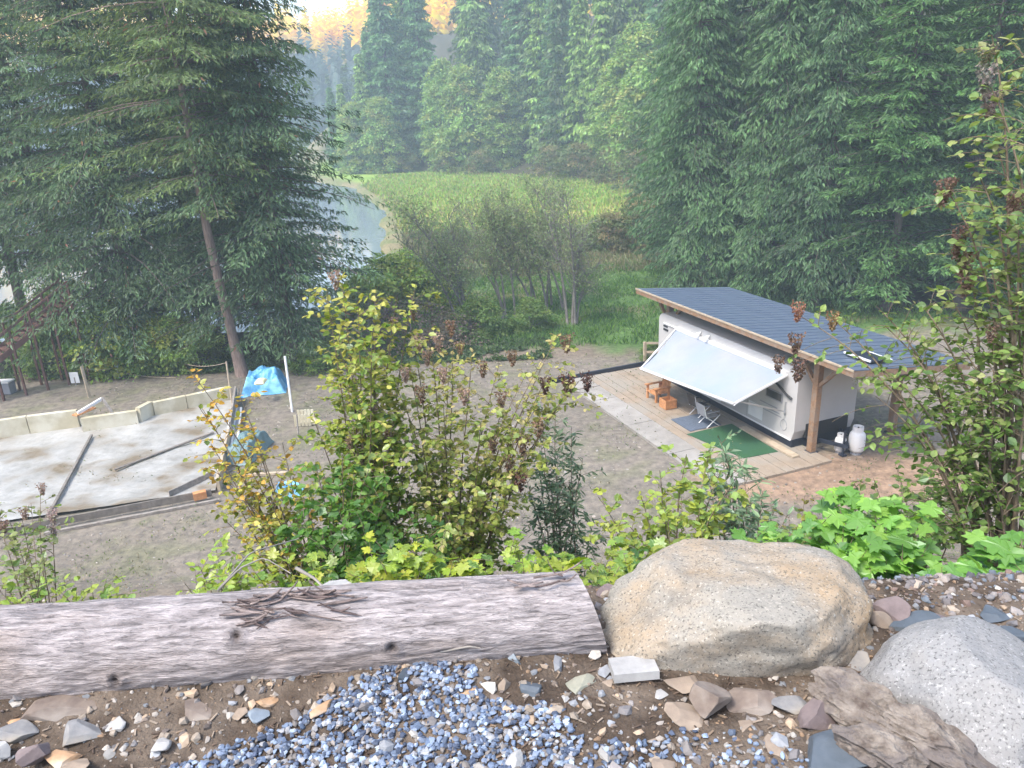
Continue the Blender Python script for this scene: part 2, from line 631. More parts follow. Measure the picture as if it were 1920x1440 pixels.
def conifer(seed, h=22.0, r=4.2, nb=170, droop=0.45, low=0.08, leafL=0.42, leafW=0.15, col=(0.05, 0.09, 0.042), dead=0.0, hang=0.6, shape=0.75, step=0.42, lean=0.0, lw=1.0, nl=4, trk=0.0125, irr=0.12):
    q = np.random.default_rng(seed)
    g, tr = G(), G()
    hb = h * (low + (0.985 - low) * q.uniform(0, 1, nb) ** 0.85)
    az = q.uniform(0, 2 * PI, nb)
    rel = np.clip(1 - hb / h, 0, 1)
    Lb = (r * rel ** shape * q.uniform(0.62 - irr, 1.12, nb) * (1 + irr * np.sin(az * 2 + hb * 0.7) * np.sin(hb * 0.9 + az)) + 0.25) * (1 - 0.35 * ss(low + 0.16, low, hb / h))
    P, D, N, LL, CC = [], [], [], [], []
    for k in range(nb):
        m = max(2, int(Lb[k] / step))
        tt = (np.arange(m) + q.uniform(0.2, 1.0, m)) / m
        tt = np.clip(tt, 0.08, 1)
        ca, sa = math.cos(az[k]), math.sin(az[k])
        out_ = np.array([ca, sa, 0.0])
        side = np.array([-sa, ca, 0.0])
        dz = 0.12 * Lb[k] * tt - droop * Lb[k] * tt ** 2 + 0.28 * droop * Lb[k] * tt ** 5
        c = out_ * (Lb[k] * tt)[:, None] + np.array([0, 0, 1.0]) * (hb[k] + dz)[:, None]
        if k % 2 == 0 and Lb[k] > 1.2:
            s_ = np.linspace(0, 0.9, 5)
            z_ = 0.12 * Lb[k] * s_ - droop * Lb[k] * s_ ** 2
            tr.tube(out_ * (Lb[k] * s_)[:, None] + np.array([0, 0, 1.0]) * (hb[k] + z_)[:, None], np.linspace(0.05, 0.012, 5), 3, (1, 1, 1), cap=False)
        tone = q.uniform(0.62, 1.3)
        for sgn in (-1, 1):
            lt = (0.34 * Lb[k] * (1 - tt) + 0.34) * q.uniform(0.6, 1.15, m)
            for j in range(nl):
                f = (j + q.uniform(0, 1, m)) / nl
                tw = unit(side * sgn * 0.8 + out_ * 0.65)
                p = c + tw * (lt * f)[:, None] - np.array([0, 0, 1.0]) * (0.32 * lt * f ** 2)[:, None] + q.normal(0, 0.05, (m, 3))
                d = tw * 0.55 + np.array([0, 0, -hang]) + out_ * 0.25 + q.normal(0, 0.28, (m, 3))
                nn = unit(out_ * 0.5 + np.array([0, 0, 0.8]) + q.normal(0, 0.45, (m, 3)))
                P.append(p)
                D.append(d)
                N.append(nn)
                LL.append(leafL * q.uniform(0.6, 1.25, m))
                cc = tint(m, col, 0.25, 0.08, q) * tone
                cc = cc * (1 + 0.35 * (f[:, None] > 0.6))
                CC.append(cc)
    P, D, N, LL, CC = [np.concatenate(a) for a in (P, D, N, LL, CC)]
    if dead > 0:
        k = q.uniform(0, 1, len(P)) < dead
        CC[k] = tint(k.sum(), (0.22, 0.12, 0.06), 0.3, 0.1, q)
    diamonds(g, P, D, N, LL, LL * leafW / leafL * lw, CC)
    hz = np.linspace(0, h * 0.97, 12)
    rad = 0.02 + (h * trk) * (1 - hz / h) ** 0.9
    rad[0] *= 1.35
    tx = np.stack([0.12 * np.sin(hz * 0.35 + seed) + lean * hz, 0.12 * np.cos(hz * 0.3 + seed) - 0.12, hz], 1)
    tr.tube(tx, rad, 9)
    return g, tr


def broadleaf(seed, h=16.0, r=3.2, low=0.1, nc=110, per=60, clump=0.75, leaf=0.24, col=(0.085, 0.145, 0.045), col2=None, shape=1.0, tw=0.35, stems=1):
    q = np.random.default_rng(seed)
    g, tr = G(), G()
    u_ = q.uniform(0, 1, nc)
    zc = h * (low + (1 - low) * u_)
    prof = np.sin(np.clip((u_ * 0.93 + 0.07), 0, 1) ** 0.75 * PI) ** 0.6 * shape + 0.12
    az = q.uniform(0, 2 * PI, nc)
    rr = r * prof * np.sqrt(q.uniform(0.25, 1, nc)) * (1 + 0.25 * np.sin(az * 3 + seed) * q.uniform(0, 1, nc))
    cx, cy2 = rr * np.cos(az), rr * np.sin(az)
    C0 = np.stack([cx, cy2, zc], 1)
    idx = np.repeat(np.arange(nc), per)
    off = q.normal(0, 1, (len(idx), 3)) * np.array([clump, clump, clump * 0.55]) * q.uniform(0.5, 1.2, nc)[idx][:, None] * 0.62
    off[:, 2] = np.abs(off[:, 2]) * 0.9 - 0.35 * (off[:, 0] ** 2 + off[:, 1] ** 2) / clump
    P = C0[idx] + off
    outw = unit(off + 0.15 * C0[idx] * [1, 1, 0])
    D = outw * 0.8 + q.normal(0, 0.5, P.shape) + np.array([0, 0, -0.35])
    N = np.array([0, 0, 0.9]) + outw * 0.4 + q.normal(0, 0.4, P.shape)
    L = leaf * q.uniform(0.6, 1.3, len(P))
    tone = q.uniform(0.65, 1.3, nc)[idx][:, None]
    c = tint(len(P), col, 0.25, 0.1, q)
    if col2 is not None:
        w = (q.uniform(0, 1, nc) ** 2.0)[idx][:, None]
        c = c + w * (tint(len(P), col2, 0.25, 0.1, q) - c)
    diamonds(g, P, D, N, L, L * 0.6, c * tone, 0.15)
    hz = np.linspace(0, h * 0.85, 9)
    if stems == 1:
        tr.tube(np.stack([0.2 * np.sin(hz * 0.3 + seed), 0.2 * np.cos(hz * 0.4), hz], 1), 0.02 + h * 0.011 * (1 - hz / h), 7)
    for k in range(0, nc, 3):
        b0 = np.array([0, 0, max(0.3, zc[k] - rr[k] * 0.9 - 0.5)])
        s_ = np.linspace(0, 1, 5)[:, None]
        mid = (b0 + C0[k]) / 2 + np.array([0, 0, 0.2 * rr[k]])
        pts = (1 - s_) ** 2 * b0 + 2 * s_ * (1 - s_) * mid + s_ ** 2 * C0[k]
        tr.tube(pts, np.linspace(0.05, 0.012, 5) * h / 14, 4, cap=False)
    return g, tr


TREE_N = [0]


def tree_proto(name, cat, gen, mats=(None, None)):
    g, tr = gen
    o = thing(name, 'x', cat)
    c = link('crown', g.mesh('crown', mats[0] or M_leaf), o)
    k = link('trunk', tr.mesh('trunk', mats[1] or M_bark, True), o)
    o['_used'] = 0
    return o


def place(proto, x, y, rot, s, label, group, sink=0.1, sz=None):
    z = float(height(np.array([x]), np.array([y]))[0]) - sink
    sc_ = (s, s, sz if sz else s)
    if not proto['_used']:
        proto['_used'] = 1
        proto.location = (x, y, z)
        proto.rotation_euler = (0, 0, rot)
        proto.scale = sc_
        proto['label'] = label
        proto['group'] = group
        return proto
    o = copy_thing(proto, (x, y, z), rot, sc_, label, group)
    return o


cedarA = tree_proto('cedar_tree', 'tree', conifer(11, 22, 5.2, 430, 0.55, 0.02, 0.34, 0.10, (0.095, 0.175, 0.065), hang=0.9, shape=0.6, nl=7))
cedarB = tree_proto('cedar_tree', 'tree', conifer(12, 21, 4.8, 420, 0.5, 0.02, 0.32, 0.10, (0.08, 0.15, 0.06), hang=0.9, shape=0.65, nl=7))
hemA = tree_proto('hemlock_tree', 'tree', conifer(13, 20, 5.6, 340, 0.25, 0.04, 0.32, 0.10, (0.09, 0.18, 0.055), hang=0.35, shape=0.7, nl=8))
firB = tree_proto('fir_tree', 'tree', conifer(14, 34, 5.2, 330, 0.3, 0.05, 0.95, 0.42, (0.13, 0.24, 0.095), hang=0.5, step=0.6))
firC = tree_proto('fir_tree', 'tree', conifer(15, 32, 4.2, 330, 0.45, 0.02, 0.95, 0.42, (0.21, 0.32, 0.09), hang=0.8, step=0.6))
aldA = tree_proto('alder_tree', 'tree', broadleaf(21, 19, 3.8, 0.0, 230, 80, 1.1, 0.5, (0.23, 0.38, 0.10), (0.30, 0.34, 0.09)))
aldB = tree_proto('alder_tree', 'tree', broadleaf(22, 14, 3.8, 0.0, 200, 80, 1.0, 0.5, (0.24, 0.40, 0.11), (0.34, 0.35, 0.10)))
bushA = tree_proto('edge_shrub', 'shrub', broadleaf(23, 4.2, 2.5, 0.0, 80, 70, 0.75, 0.3, (0.13, 0.19, 0.06), (0.27, 0.20, 0.10)), (None, M_bark_grey))

FG = 'trees along the far edge of the meadow'
# px of the trunk foot in the photograph, distance y, kind
centre = [
    (655, 168, firC, 0.55, 'small conifer at the tip of the wooded spit left of the meadow'),
    (636, 172, firB, 0.50, 'smallest dark conifer on the wooded spit over the lake'),
    (675, 164, aldB, 0.95, 'round leafy tree on the wooded spit beside the lake'),
    (694, 166, firC, 0.72, 'mid-height conifer on the wooded spit just left of the meadow corner'),
    (712, 170, firB, 0.80, 'bluish conifer on the spit below the golden hillside'),
    (742, 168, firB, 1.2, 'tall fir at the left end of the forest wall, beside the golden hillside'),
    (722, 162, aldB, 1.0, 'light green round tree at the left end of the far meadow'),
    (782, 174, firC, 1.28, 'narrow tall fir just right of the left-end fir over the meadow'),
    (802, 168, firB, 1.12, 'dark bluish fir standing in a shadowed notch of the meadow edge'),
    (840, 160, aldA, 1.05, 'pale leafy alder below the gap with the golden glow'),
    (880, 156, aldB, 1.3, 'rounded bright green alder rising over the middle of the meadow edge'),
    (905, 168, firC, 1.25, 'slim grey-green fir rising behind the rounded bright green alder'),
    (945, 152, aldA, 0.9, 'leafy alder at the middle of the meadow edge with low skirts'),
    (985, 158, firB, 1.08, 'tall dark blue fir in the middle of the far forest wall'),
    (1020, 148, firC, 1.0, 'greyish tall fir left of the dark notch above the meadow'),
    (1050, 146, firB, 0.95, 'very dark fir standing between two pale narrow trees'),
    (1090, 138, firC, 0.92, 'pale narrow cypress-like tree with drooping sides above the meadow'),
    (1130, 134, firC, 0.98, 'slender yellow-green conifer left of the narrow shaded gap'),
    (1160, 128, aldA, 0.95, 'tall leafy alder near the right end of the meadow'),
    (1195, 124, aldA, 1.15, 'tall light green alder beside the dark cedar wall'),
    (1185, 138, firC, 1.15, 'tall conifer top rising behind the light green alders at the right'),
    (1240, 128, firB, 1.1, 'dark fir top in the corner between the alders and the cedar wall'),
    (1225, 116, aldB, 1.25, 'bright green leafy tree at the right corner of the meadow'),
]
for k, (px, yy, pr, s, lab) in enumerate(centre):
    p = ray(px, 330)
    x = CAM[0] + p[0] * yy / p[1]
    place(pr, x, yy, k * 1.7, s, lab, FG)

shr = [
    (1035, 136, 1.2, 'yellow-green shrub with brownish top at the meadow edge, left of the pale conifer'),
    (1085, 130, 1.3, 'sprawling green shrub at the foot of the pale narrow conifer'),
    (1150, 122, 1.2, 'low green shrub at the foot of the tall leafy alder'),
    (1195, 112, 1.3, 'bushy shrub at the right corner of the bright green meadow'),
    (1245, 92, 1.3, 'tan and green shrub against the dark cedar beside the marsh'),
    (1225, 80, 0.9, 'pale brownish shrub at the right end of the thin water line'),
    (905, 148, 1.0, 'small dark shrub at the foot of the rounded alder'),
    (850, 154, 1.0, 'low shrub left of the small dark shrub on the meadow edge'),
    (760, 162, 1.2, 'low bushy shrub at the far left part of the meadow edge'),
    (1205, 68, 1.0, 'olive green shrub in the marsh just left of the cedar wall'),
    (1140, 66, 0.75, 'low olive shrub in the marsh behind the carport roof corner'),
]
for k, (px, yy, s, lab) in enumerate(shr):
    p = ray(px, 400)
    place(bushA, CAM[0] + p[0] * yy / p[1], yy, k * 2.1, s, lab, 'shrubs along the marsh and meadow edge')

RG = 'evergreens behind the carport'
right = [
    (1262, 74, cedarA, 1.05, 'drooping cedar at the left edge of the dark evergreen wall'),
    (1300, 66, cedarB, 1.15, 'tall cedar second from the left edge of the dark evergreen wall'),
    (1300, 57, cedarA, 0.95, 'full cedar whose skirts hang behind the left end of the carport roof'),
    (1375, 60, cedarB, 1.25, 'tall cedar rising over the middle of the carport roof'),
    (1440, 54, cedarA, 1.0, 'broad cedar with hanging sprays above the middle of the roof'),
    (1500, 58, hemA, 1.3, 'hemlock with a bare grey stem piece showing near the top of the picture'),
    (1530, 49, cedarB, 0.9, 'dark cedar with a deep shadowed hollow behind the roof'),
    (1600, 53, hemA, 1.15, 'hemlock with flat spreading boughs right of the roof middle'),
    (1660, 46, hemA, 0.95, 'near hemlock with bright flat boughs over the right end of the roof'),
    (1730, 52, hemA, 1.2, 'hemlock with a pale bare trunk section high up on the right'),
    (1800, 45, hemA, 1.05, 'shaded hemlock behind the tall leafy shrub at the right'),
    (1880, 48, cedarA, 1.1, 'dark cedar at the right border behind the tall shrub'),
    (1960, 44, hemA, 1.1, 'evergreen cut off by the right border of the view'),
]
for k, (px, yy, pr, s, lab) in enumerate(right):
    if px > 1290:
        yy = yy * 0.89
    p = ray(px, 560)
    place(pr, CAM[0] + p[0] * yy / p[1], yy, k * 2.3 + 0.5, s, lab, RG)

# the mass of forest filling in behind, one stuff object of low-detail trees
def merge(g, src, x, y, z, rot, s, keep=None):
    V = np.concatenate(src.V)
    C = np.concatenate(src.C)
    F = np.concatenate(src.F)
    c_, s_ = math.cos(rot), math.sin(rot)
    V2 = np.stack([V[:, 0] * c_ - V[:, 1] * s_, V[:, 0] * s_ + V[:, 1] * c_, V[:, 2]], 1) * s + [x, y, z]
    g.add(V2, F, C)


lowA, _ = conifer(31, 34, 4.6, 90, 0.35, 0.1, 1.1, 0.5, (0.09, 0.14, 0.06), hang=0.6, step=0.9)
lowB, _ = conifer(32, 30, 4.2, 90, 0.5, 0.1, 1.0, 0.5, (0.11, 0.16, 0.06), hang=0.8, step=0.9)
g = G()
q = np.random.default_rng(5)
spots = []
for yy, xs in ((186, np.arange(-26, 10, 5)), (196, np.arange(-28, 60, 6)), (212, np.arange(-20, 70, 7))):
    for x in xs:
        spots.append((x + q.uniform(-2, 2), yy + q.uniform(-3, 3)))
for k in range(24):
    spots.append((q.uniform(-66, -30), q.uniform(172, 240), 0.45))
for yy in np.arange(50, 190, 9):
    for k in range(2):
        spots.append((float(forest_edge(yy)) + 9 + 8 * k + q.uniform(-3, 3), yy + q.uniform(-4, 4)))
for k, sp_ in enumerate(spots):
    x, y = sp_[:2]
    small = len(sp_) > 2
    if not small and y > 150 and abs(x + CAM[0] - y * ((850 - 960) / 1450)) < 3.0:
        continue
    z = float(height(np.array([x]), np.array([y]))[0])
    merge(g, lowA if k % 2 else lowB, x, y, z, k * 1.3, q.uniform(0.3, 0.5) if small else q.uniform(0.8, 1.15))
o = structure('forest', g, M_leaf, False, 'stuff', 'hazy mass of forest filling the hillside behind the front trees')

# trees on the far hillside: dark low, high ones given sunlight as gold colour
g1, g2 = G(), G()
n = 2600
x = q.uniform(-330, 40, n)
y = q.uniform(290, 480, n)
z = height(x, y)
hh = q.uniform(10, 17, n)
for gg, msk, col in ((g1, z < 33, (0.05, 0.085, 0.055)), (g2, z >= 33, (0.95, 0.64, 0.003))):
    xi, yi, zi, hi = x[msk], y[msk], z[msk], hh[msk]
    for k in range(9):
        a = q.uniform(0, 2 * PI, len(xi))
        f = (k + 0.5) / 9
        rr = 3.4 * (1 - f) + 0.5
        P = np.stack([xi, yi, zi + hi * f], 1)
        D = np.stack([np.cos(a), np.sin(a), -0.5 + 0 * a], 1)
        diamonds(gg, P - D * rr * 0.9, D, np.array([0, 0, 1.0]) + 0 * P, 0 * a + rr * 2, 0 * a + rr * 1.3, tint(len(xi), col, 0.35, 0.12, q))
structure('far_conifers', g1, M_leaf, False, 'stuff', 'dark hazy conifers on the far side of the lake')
structure('far_sunlit_coloured_trees', g2, M_leaf, False, 'stuff', 'trees high on the far hillside with sunlight put into their gold colour')

# big trees on the left, between the yard and the lake
bigL = tree_proto('fir_tree', 'tree', conifer(40, 26, 8.2, 360, 0.30, 0.30, 0.28, 0.085, (0.115, 0.165, 0.055), hang=0.5, shape=0.62, step=0.38, dead=0.012, nl=6, lean=-0.035, trk=0.0088, irr=0.35), (None, M_bark_red))
bigA = tree_proto('fir_tree', 'tree', conifer(41, 25, 7.8, 460, 0.30, 0.17, 0.28, 0.085, (0.095, 0.15, 0.055), hang=0.55, shape=0.7, step=0.40, dead=0.012, nl=6, irr=0.35), (None, M_bark_red))
bigB = tree_proto('fir_tree', 'tree', conifer(42, 23, 7.4, 540, 0.36, 0.06, 0.28, 0.085, (0.085, 0.14, 0.06), hang=0.6, shape=0.7, step=0.42, dead=0.008, nl=6, irr=0.35), (None, M_bark))
LG = 'tall conifers between the yard and the lake'
left = [
    (447, 36.0, bigL, 1.0, 0.4, 'large fir with a long bare leaning reddish trunk behind the yard'),
    (548, 38.0, bigB, 1.0, 1.7, 'dark-trunked fir just right of the bare leaning trunk, by the water'),
    (270, 39.5, bigB, 1.02, 3.1, 'dark fir left of the leaning trunk, hanging over the bushes'),
    (70, 42.5, bigA, 0.95, 4.4, 'shadowy fir above the stairway at the left'),
    (-110, 41, bigA, 1.0, 2.2, 'fir cut off by the left border of the view'),
    (150, 44, bigA, 1.02, 5.0, 'fir at the lake shore seen between the shadowy fir and the dark fir'),
    (395, 43, bigB, 1.1, 0.9, 'shore fir standing behind the leaning trunk'),
    (500, 45, bigB, 0.85, 2.9, 'slim shore fir between the leaning trunk and the water'),
]
for px, yy, pr, s, rot, lab in left:
    p = ray(px, 680)
    o = place(pr, CAM[0] + p[0] * yy / p[1], yy, rot, s, lab, LG)

# haze
g = G()
g.box((-120, 390, 100), 1200, 900, 206)
m, t, out = nt('haze')
v = t.nodes.new('ShaderNodeVolumePrincipled')
v.inputs['Density'].default_value = HAZE
v.inputs['Color'].default_value = (0.72, 0.88, 1.0, 1)
v.inputs['Anisotropy'].default_value = 0.0
t.links.new(v.outputs[0], out.inputs['Volume'])
haze = link('haze', g.mesh('haze', m))
haze['kind'] = 'stuff'
haze['label'] = 'pale blue morning haze over the valley'

# ------------------------------------------------------------------ carport and trailer
CU, CV, CO = np.array([-0.36, 0.933, 0.0]), np.array([0.933, 0.36, 0.0]), np.array([10.37, 24.52, 0.0])
CU, CV = CU / np.linalg.norm(CU), CV / np.linalg.norm(CV)
CAX = np.array([CU, CV, [0, 0, 1.0]])


def W(s, t, z):
    return CO + CU * s + CV * t + np.array([0, 0, z])


def cbox(g, s0, s1, t0, t1, z0, z1, col=None, mi=0, bev=0.0):
    return g.box(W((s0 + s1) / 2, (t0 + t1) / 2, (z0 + z1) / 2), abs(s1 - s0), abs(t1 - t0), abs(z1 - z0), CAX, col, mi, bev)


M_timber = surf('stained_timber', (0.33, 0.20, 0.115), (0.20, 0.115, 0.065), scale=4, rough=0.7, bump=0.3, stretch=(3, 3, 3), c3=(0.26, 0.19, 0.14), scale3=1.2)
M_paletimber = surf('pale_timber', (0.50, 0.41, 0.30), (0.36, 0.29, 0.21), scale=6, rough=0.8, bump=0.3)
M_greytimber = surf('weathered_timber', (0.34, 0.31, 0.28), (0.19, 0.17, 0.15), scale=7, rough=0.9, bump=0.4)
M_orangewood = surf('orange_cedar', (0.62, 0.30, 0.13), (0.42, 0.19, 0.08), scale=8, rough=0.6, bump=0.2)
M_roof = surf('blue_grey_roof_metal', (0.15, 0.19, 0.26), (0.12, 0.16, 0.225), scale=1.2, rough=0.38, metal=0.35, bump=0.05)
M_white = surf('white_fibreglass', (0.52, 0.51, 0.51), (0.45, 0.45, 0.45), scale=0.8, rough=0.35, spec=0.5)
M_whitetrim = surf('white_trim', (0.8, 0.8, 0.8), (0.72, 0.73, 0.74), scale=3, rough=0.4)
M_black = surf('black_panel', (0.022, 0.03, 0.05), (0.013, 0.018, 0.03), scale=2, rough=0.5)
M_dark = surf('dark_plastic', (0.03, 0.032, 0.035), (0.02, 0.02, 0.022), scale=3, rough=0.45)
M_grey = surf('grey_print', (0.32, 0.33, 0.36), (0.26, 0.27, 0.30), scale=3, rough=0.5)
M_fabric = surf('awning_fabric', (0.315, 0.335, 0.385), (0.28, 0.30, 0.35), scale=1.3, rough=0.7, c3=(0.25, 0.31, 0.40), scale3=0.5, thr=(0.4, 0.7))
M_conc = surf('concrete', (0.30, 0.28, 0.25), (0.23, 0.215, 0.195), scale=3, rough=0.9, bump=0.2, c3=(0.33, 0.31, 0.285), scale3=0.8)
M_tanboard = surf('tan_board', (0.33, 0.265, 0.20), (0.245, 0.195, 0.145), scale=3, rough=0.85, bump=0.25, c3=(0.28, 0.25, 0.21), scale3=0.7)
M_galv = surf('galvanised_metal', (0.5, 0.52, 0.54), (0.4, 0.42, 0.44), scale=5, rough=0.35, metal=0.7)
M_turf = surf('artificial_turf', (0.035, 0.12, 0.045), (0.022, 0.08, 0.03), scale=40, rough=0.9, bump=0.6, bscale=120, c3=(0.03, 0.10, 0.05), scale3=1)
M_navy = surf('slate_blue_mat', (0.12, 0.15, 0.20), (0.08, 0.10, 0.14), scale=12, rough=0.9, bump=0.3)
M_glass = surf('tinted_glass', (0.06, 0.065, 0.06), (0.045, 0.05, 0.045), scale=2, rough=0.12, spec=0.6)

# patio
t_ = thing('patio', 'tan board patio with a pale concrete strip along its outer edge beside the trailer', 'patio', W(5, -2.3, 0))
g = G()
for k in range(4):
    g = G()
    cbox(g, -0.9 + 2.9 * k + 0.015, 2.0 + 2.9 * k - 0.015, -4.54, -3.42, -0.12, 0.10)
    part(t_, 'concrete_slab', g, M_conc)
for k in range(9):
    g = G()
    cbox(g, -0.9, 10.7, -3.36 + 0.385 * k, -3.36 + 0.385 * k + 0.365, -0.12, 0.085 + 0.006 * ((k * 7) % 3), bev=0.01)
    part(t_, 'board', g, M_tanboard)
g = G()
g.bar(W(-0.9, -3.39, 0.0), W(10.7, -3.39, 0.0), 0.05, 0.16)
part(t_, 'dark_joint', g, M_greytimber)
g = G()
cbox(g, 9.28, 9.36, -4.54, -3.4, 0.1, 0.135)
part(t_, 'cross_strip', g, M_greytimber)
g = G()
g.bar(W(10.8, -5.2, 0.1), W(10.8, -0.2, 0.14), 0.10, 0.26)
single('edging_board', g, M_black, 'dark edging timber lying along the far end of the tan patio', 'board')

# carport
cp = thing('carport', 'timber carport with a blue-grey ribbed metal roof sheltering the white trailer', 'carport', W(0, 0, 0))
ZR0, ZR1, TR0, TR1, SR0, SR1 = 3.92, 3.36, -0.9, 4.1, -2.35, 10.5
rdir = unit(np.array([0, TR1 - TR0, ZR1 - ZR0]))          # in s,t,z
rn = np.array([0, -rdir[2], rdir[1]])


def RW(s, d, h):
    p = np.array([s, TR0, ZR0]) + rdir * d + rn * h
    return W(p[0], p[1], p[2])


RL = math.hypot(TR1 - TR0, ZR1 - ZR0)
for (s, t) in ((0, 0), (9.1, 0), (0, 3.7), (9.1, 3.7)):
    g = G()
    top = ZR0 - 0.2 - (t - TR0) * (ZR0 - ZR1) / (TR1 - TR0) - 0.28
    cbox(g, s - 0.12, s + 0.12, t - 0.12, t + 0.12, 0.02, top, bev=0.015)
    part(cp, 'post', g, M_timber)
    g = G()
    cbox(g, s - 0.17, s + 0.17, t - 0.17, t + 0.17, -0.1, 0.1)
    part(cp, 'footing', g, M_black)
for t in (0.0, 3.7):
    top = ZR0 - 0.2 - (t - TR0) * (ZR0 - ZR1) / (TR1 - TR0)
    g = G()
    g.bar(W(-1.9, t, top - 0.13), W(10.1, t, top - 0.13), 0.16, 0.28, bev=0.012)
    part(cp, 'beam', g, M_timber)
    for s, sg in ((0, 1), (0, -1), (9.1, -1), (9.1, 1)):
        g = G()
        g.bar(W(s + sg * 0.1, t, top - 1.05), W(s + sg * 0.85, t, top - 0.27), 0.11, 0.13, up=CV)
        part(cp, 'knee_brace', g, M_timber)
for k in range(9):
    s = -1.9 + k * 1.5
    g = G()
    g.bar(RW(s, 0.12, -0.12), RW(s, RL - 0.1, -0.12), 0.07, 0.16)
    part(cp, 'rafter', g, M_timber)
g = G()
g.bar(RW(SR0, 0.03, -0.11), RW(SR1, 0.03, -0.11), 0.045, 0.20)
part(cp, 'fascia', g, M_timber)
g = G()
g.bar(RW(SR0 - .01, -0.02, 0.0), RW(SR1 + .01, -0.02, 0.0), 0.03, 0.07)
part(cp, 'drip_edge', g, M_paletimber)
for s in (SR0 + 0.01, SR1 - 0.01):
    g = G()
    g.bar(RW(s, 0.06, -0.11), RW(s, RL, -0.11), 0.05, 0.19)
    part(cp, 'barge_board', g, M_timber)
g = G()
q1 = [RW(SR0 + .04, 0.06, -0.03), RW(SR1 - .04, 0.06, -0.03), RW(SR1 - .04, RL, -0.03), RW(SR0 + .04, RL, -0.03)]
g.add(q1, [[0, 1, 2, 3]])
part(cp, 'roof_deck', g, M_paletimber)
npan = 32
pw = (SR1 - SR0) / npan
pan = None
for k in range(npan):
    s0 = SR0 + k * pw
    g = G()
    for a, b_, h in ((0.004, 0.034, 0.028), (0.036, pw - 0.002, 0.012)):
        g.add([RW(s0 + a, 0, h), RW(s0 + b_, 0, h), RW(s0 + b_, RL + .05, h), RW(s0 + a, RL + .05, h),
               RW(s0 + a, 0, -0.005), RW(s0 + b_, 0, -0.005), RW(s0 + b_, RL + .05, -0.005), RW(s0 + a, RL + .05, -0.005)],
              [[0, 1, 2, 3], [0, 4, 5, 1], [1, 5, 6, 2], [2, 6, 7, 3], [3, 7, 4, 0]])
    if pan is None:
        pan = g.mesh('roof_panel', M_roof, off=RW(s0, 0, 0))
    o = link('roof_panel', pan, cp, [float(v) for v in RW(s0, 0, 0) - np.array(cp.location)])

sp = thing('solar_panel', 'dark solar panel with a white frame lying on the near end of the carport roof', 'solar panel', RW(-1.2, 1.4, 0.06))
for k, (a, b_) in enumerate(((1.1, 2.0),)):
    g = G()
    c = RW(-1.35, (a + b_) / 2, 0.12)
    g.box(c, 1.1, b_ - a, 0.04, np.array([CU, unit(RW(0, 1, 0) - RW(0, 0, 0)), unit(np.cross(CU, unit(RW(0, 1, 0) - RW(0, 0, 0))))]))
    part(sp, 'solar_cell_sheet', g, M_black)
    for (p, q_) in ((a, a), (b_, b_)):
        g = G()
        g.bar(RW(-1.9, p, 0.12), RW(-0.8, p, 0.12), 0.05, 0.06)
        part(sp, 'frame', g, M_whitetrim)

# trailer
tr = thing('travel_trailer', 'long white travel trailer parked under the timber carport', 'trailer', W(4.9, 0.75, 0))
TS0, TS1, TT0, TT1, TZ0, TZ1 = 0.42, 9.25, -0.45, 2.25, 0.38, 3.08
prof = []
rr_ = 0.35
for a in np.linspace(PI, PI / 2, 6):
    prof.append((TS0 + 0.5 + 0.5 * math.cos(a), TZ1 - rr_ + rr_ * math.sin(a)))
for a in np.linspace(PI / 2, 0, 6):
    prof.append((TS1 - rr_ + rr_ * math.cos(a), TZ1 - rr_ + rr_ * math.sin(a)))
prof += [(TS1, TZ0), (TS0 + 0.12, TZ0), (TS0, TZ0 + 0.35)]
n = len(prof)
g = G()
V = [W(s, TT0, z) for s, z in prof] + [W(s, TT1, z) for s, z in prof]
F = [[i, (i + 1) % n, n + (i + 1) % n, n + i] for i in range(n)]
g.add(V, F)
g.add(V, [list(range(n))])
g.add(V, [[n + i for i in range(n - 1, -1, -1)]])
part(tr, 'body', g, M_white)
g = G()
cbox(g, TS0 + 0.1, TS1 - 0.1, TT0 + 0.03, TT1 - 0.03, 0.0, TZ0 - 0.004)
part(tr, 'skirt', g, M_black)
g = G()
cbox(g, TS0 + 0.12, TS1 - 0.02, TT0 - 0.035, TT0 - 0.003, TZ0 - 0.02, TZ0 + 0.03)
part(tr, 'lower_trim', g, M_whitetrim)
g = G()
cbox(g, TS0 + 0.6, TS1 - 0.4, TT0 - 0.06, TT0 - 0.003, TZ1 - 0.42, TZ1 - 0.38)
part(tr, 'rain_gutter', g, M_whitetrim)


def wallbox(name, s0, s1, z0, z1, m, d=0.02, frame=None):
    g = G()
    cbox(g, s0, s1, TT0 - d, TT0 - 0.002, z0, z1)
    o = part(tr, name, g, m)
    if frame:
        for (a, b_, c, e) in ((s0 - .04, s1 + .04, z0 - .04, z0), (s0 - .04, s1 + .04, z1, z1 + .04), (s0 - .04, s0, z0, z1), (s1, s1 + .04, z0, z1)):
            g = G()
            cbox(g, a, b_, TT0 - d - 0.008, TT0 - 0.002, c, e)
            f = part(o, 'frame', g, frame, base=np.array(tr.location))
    return o


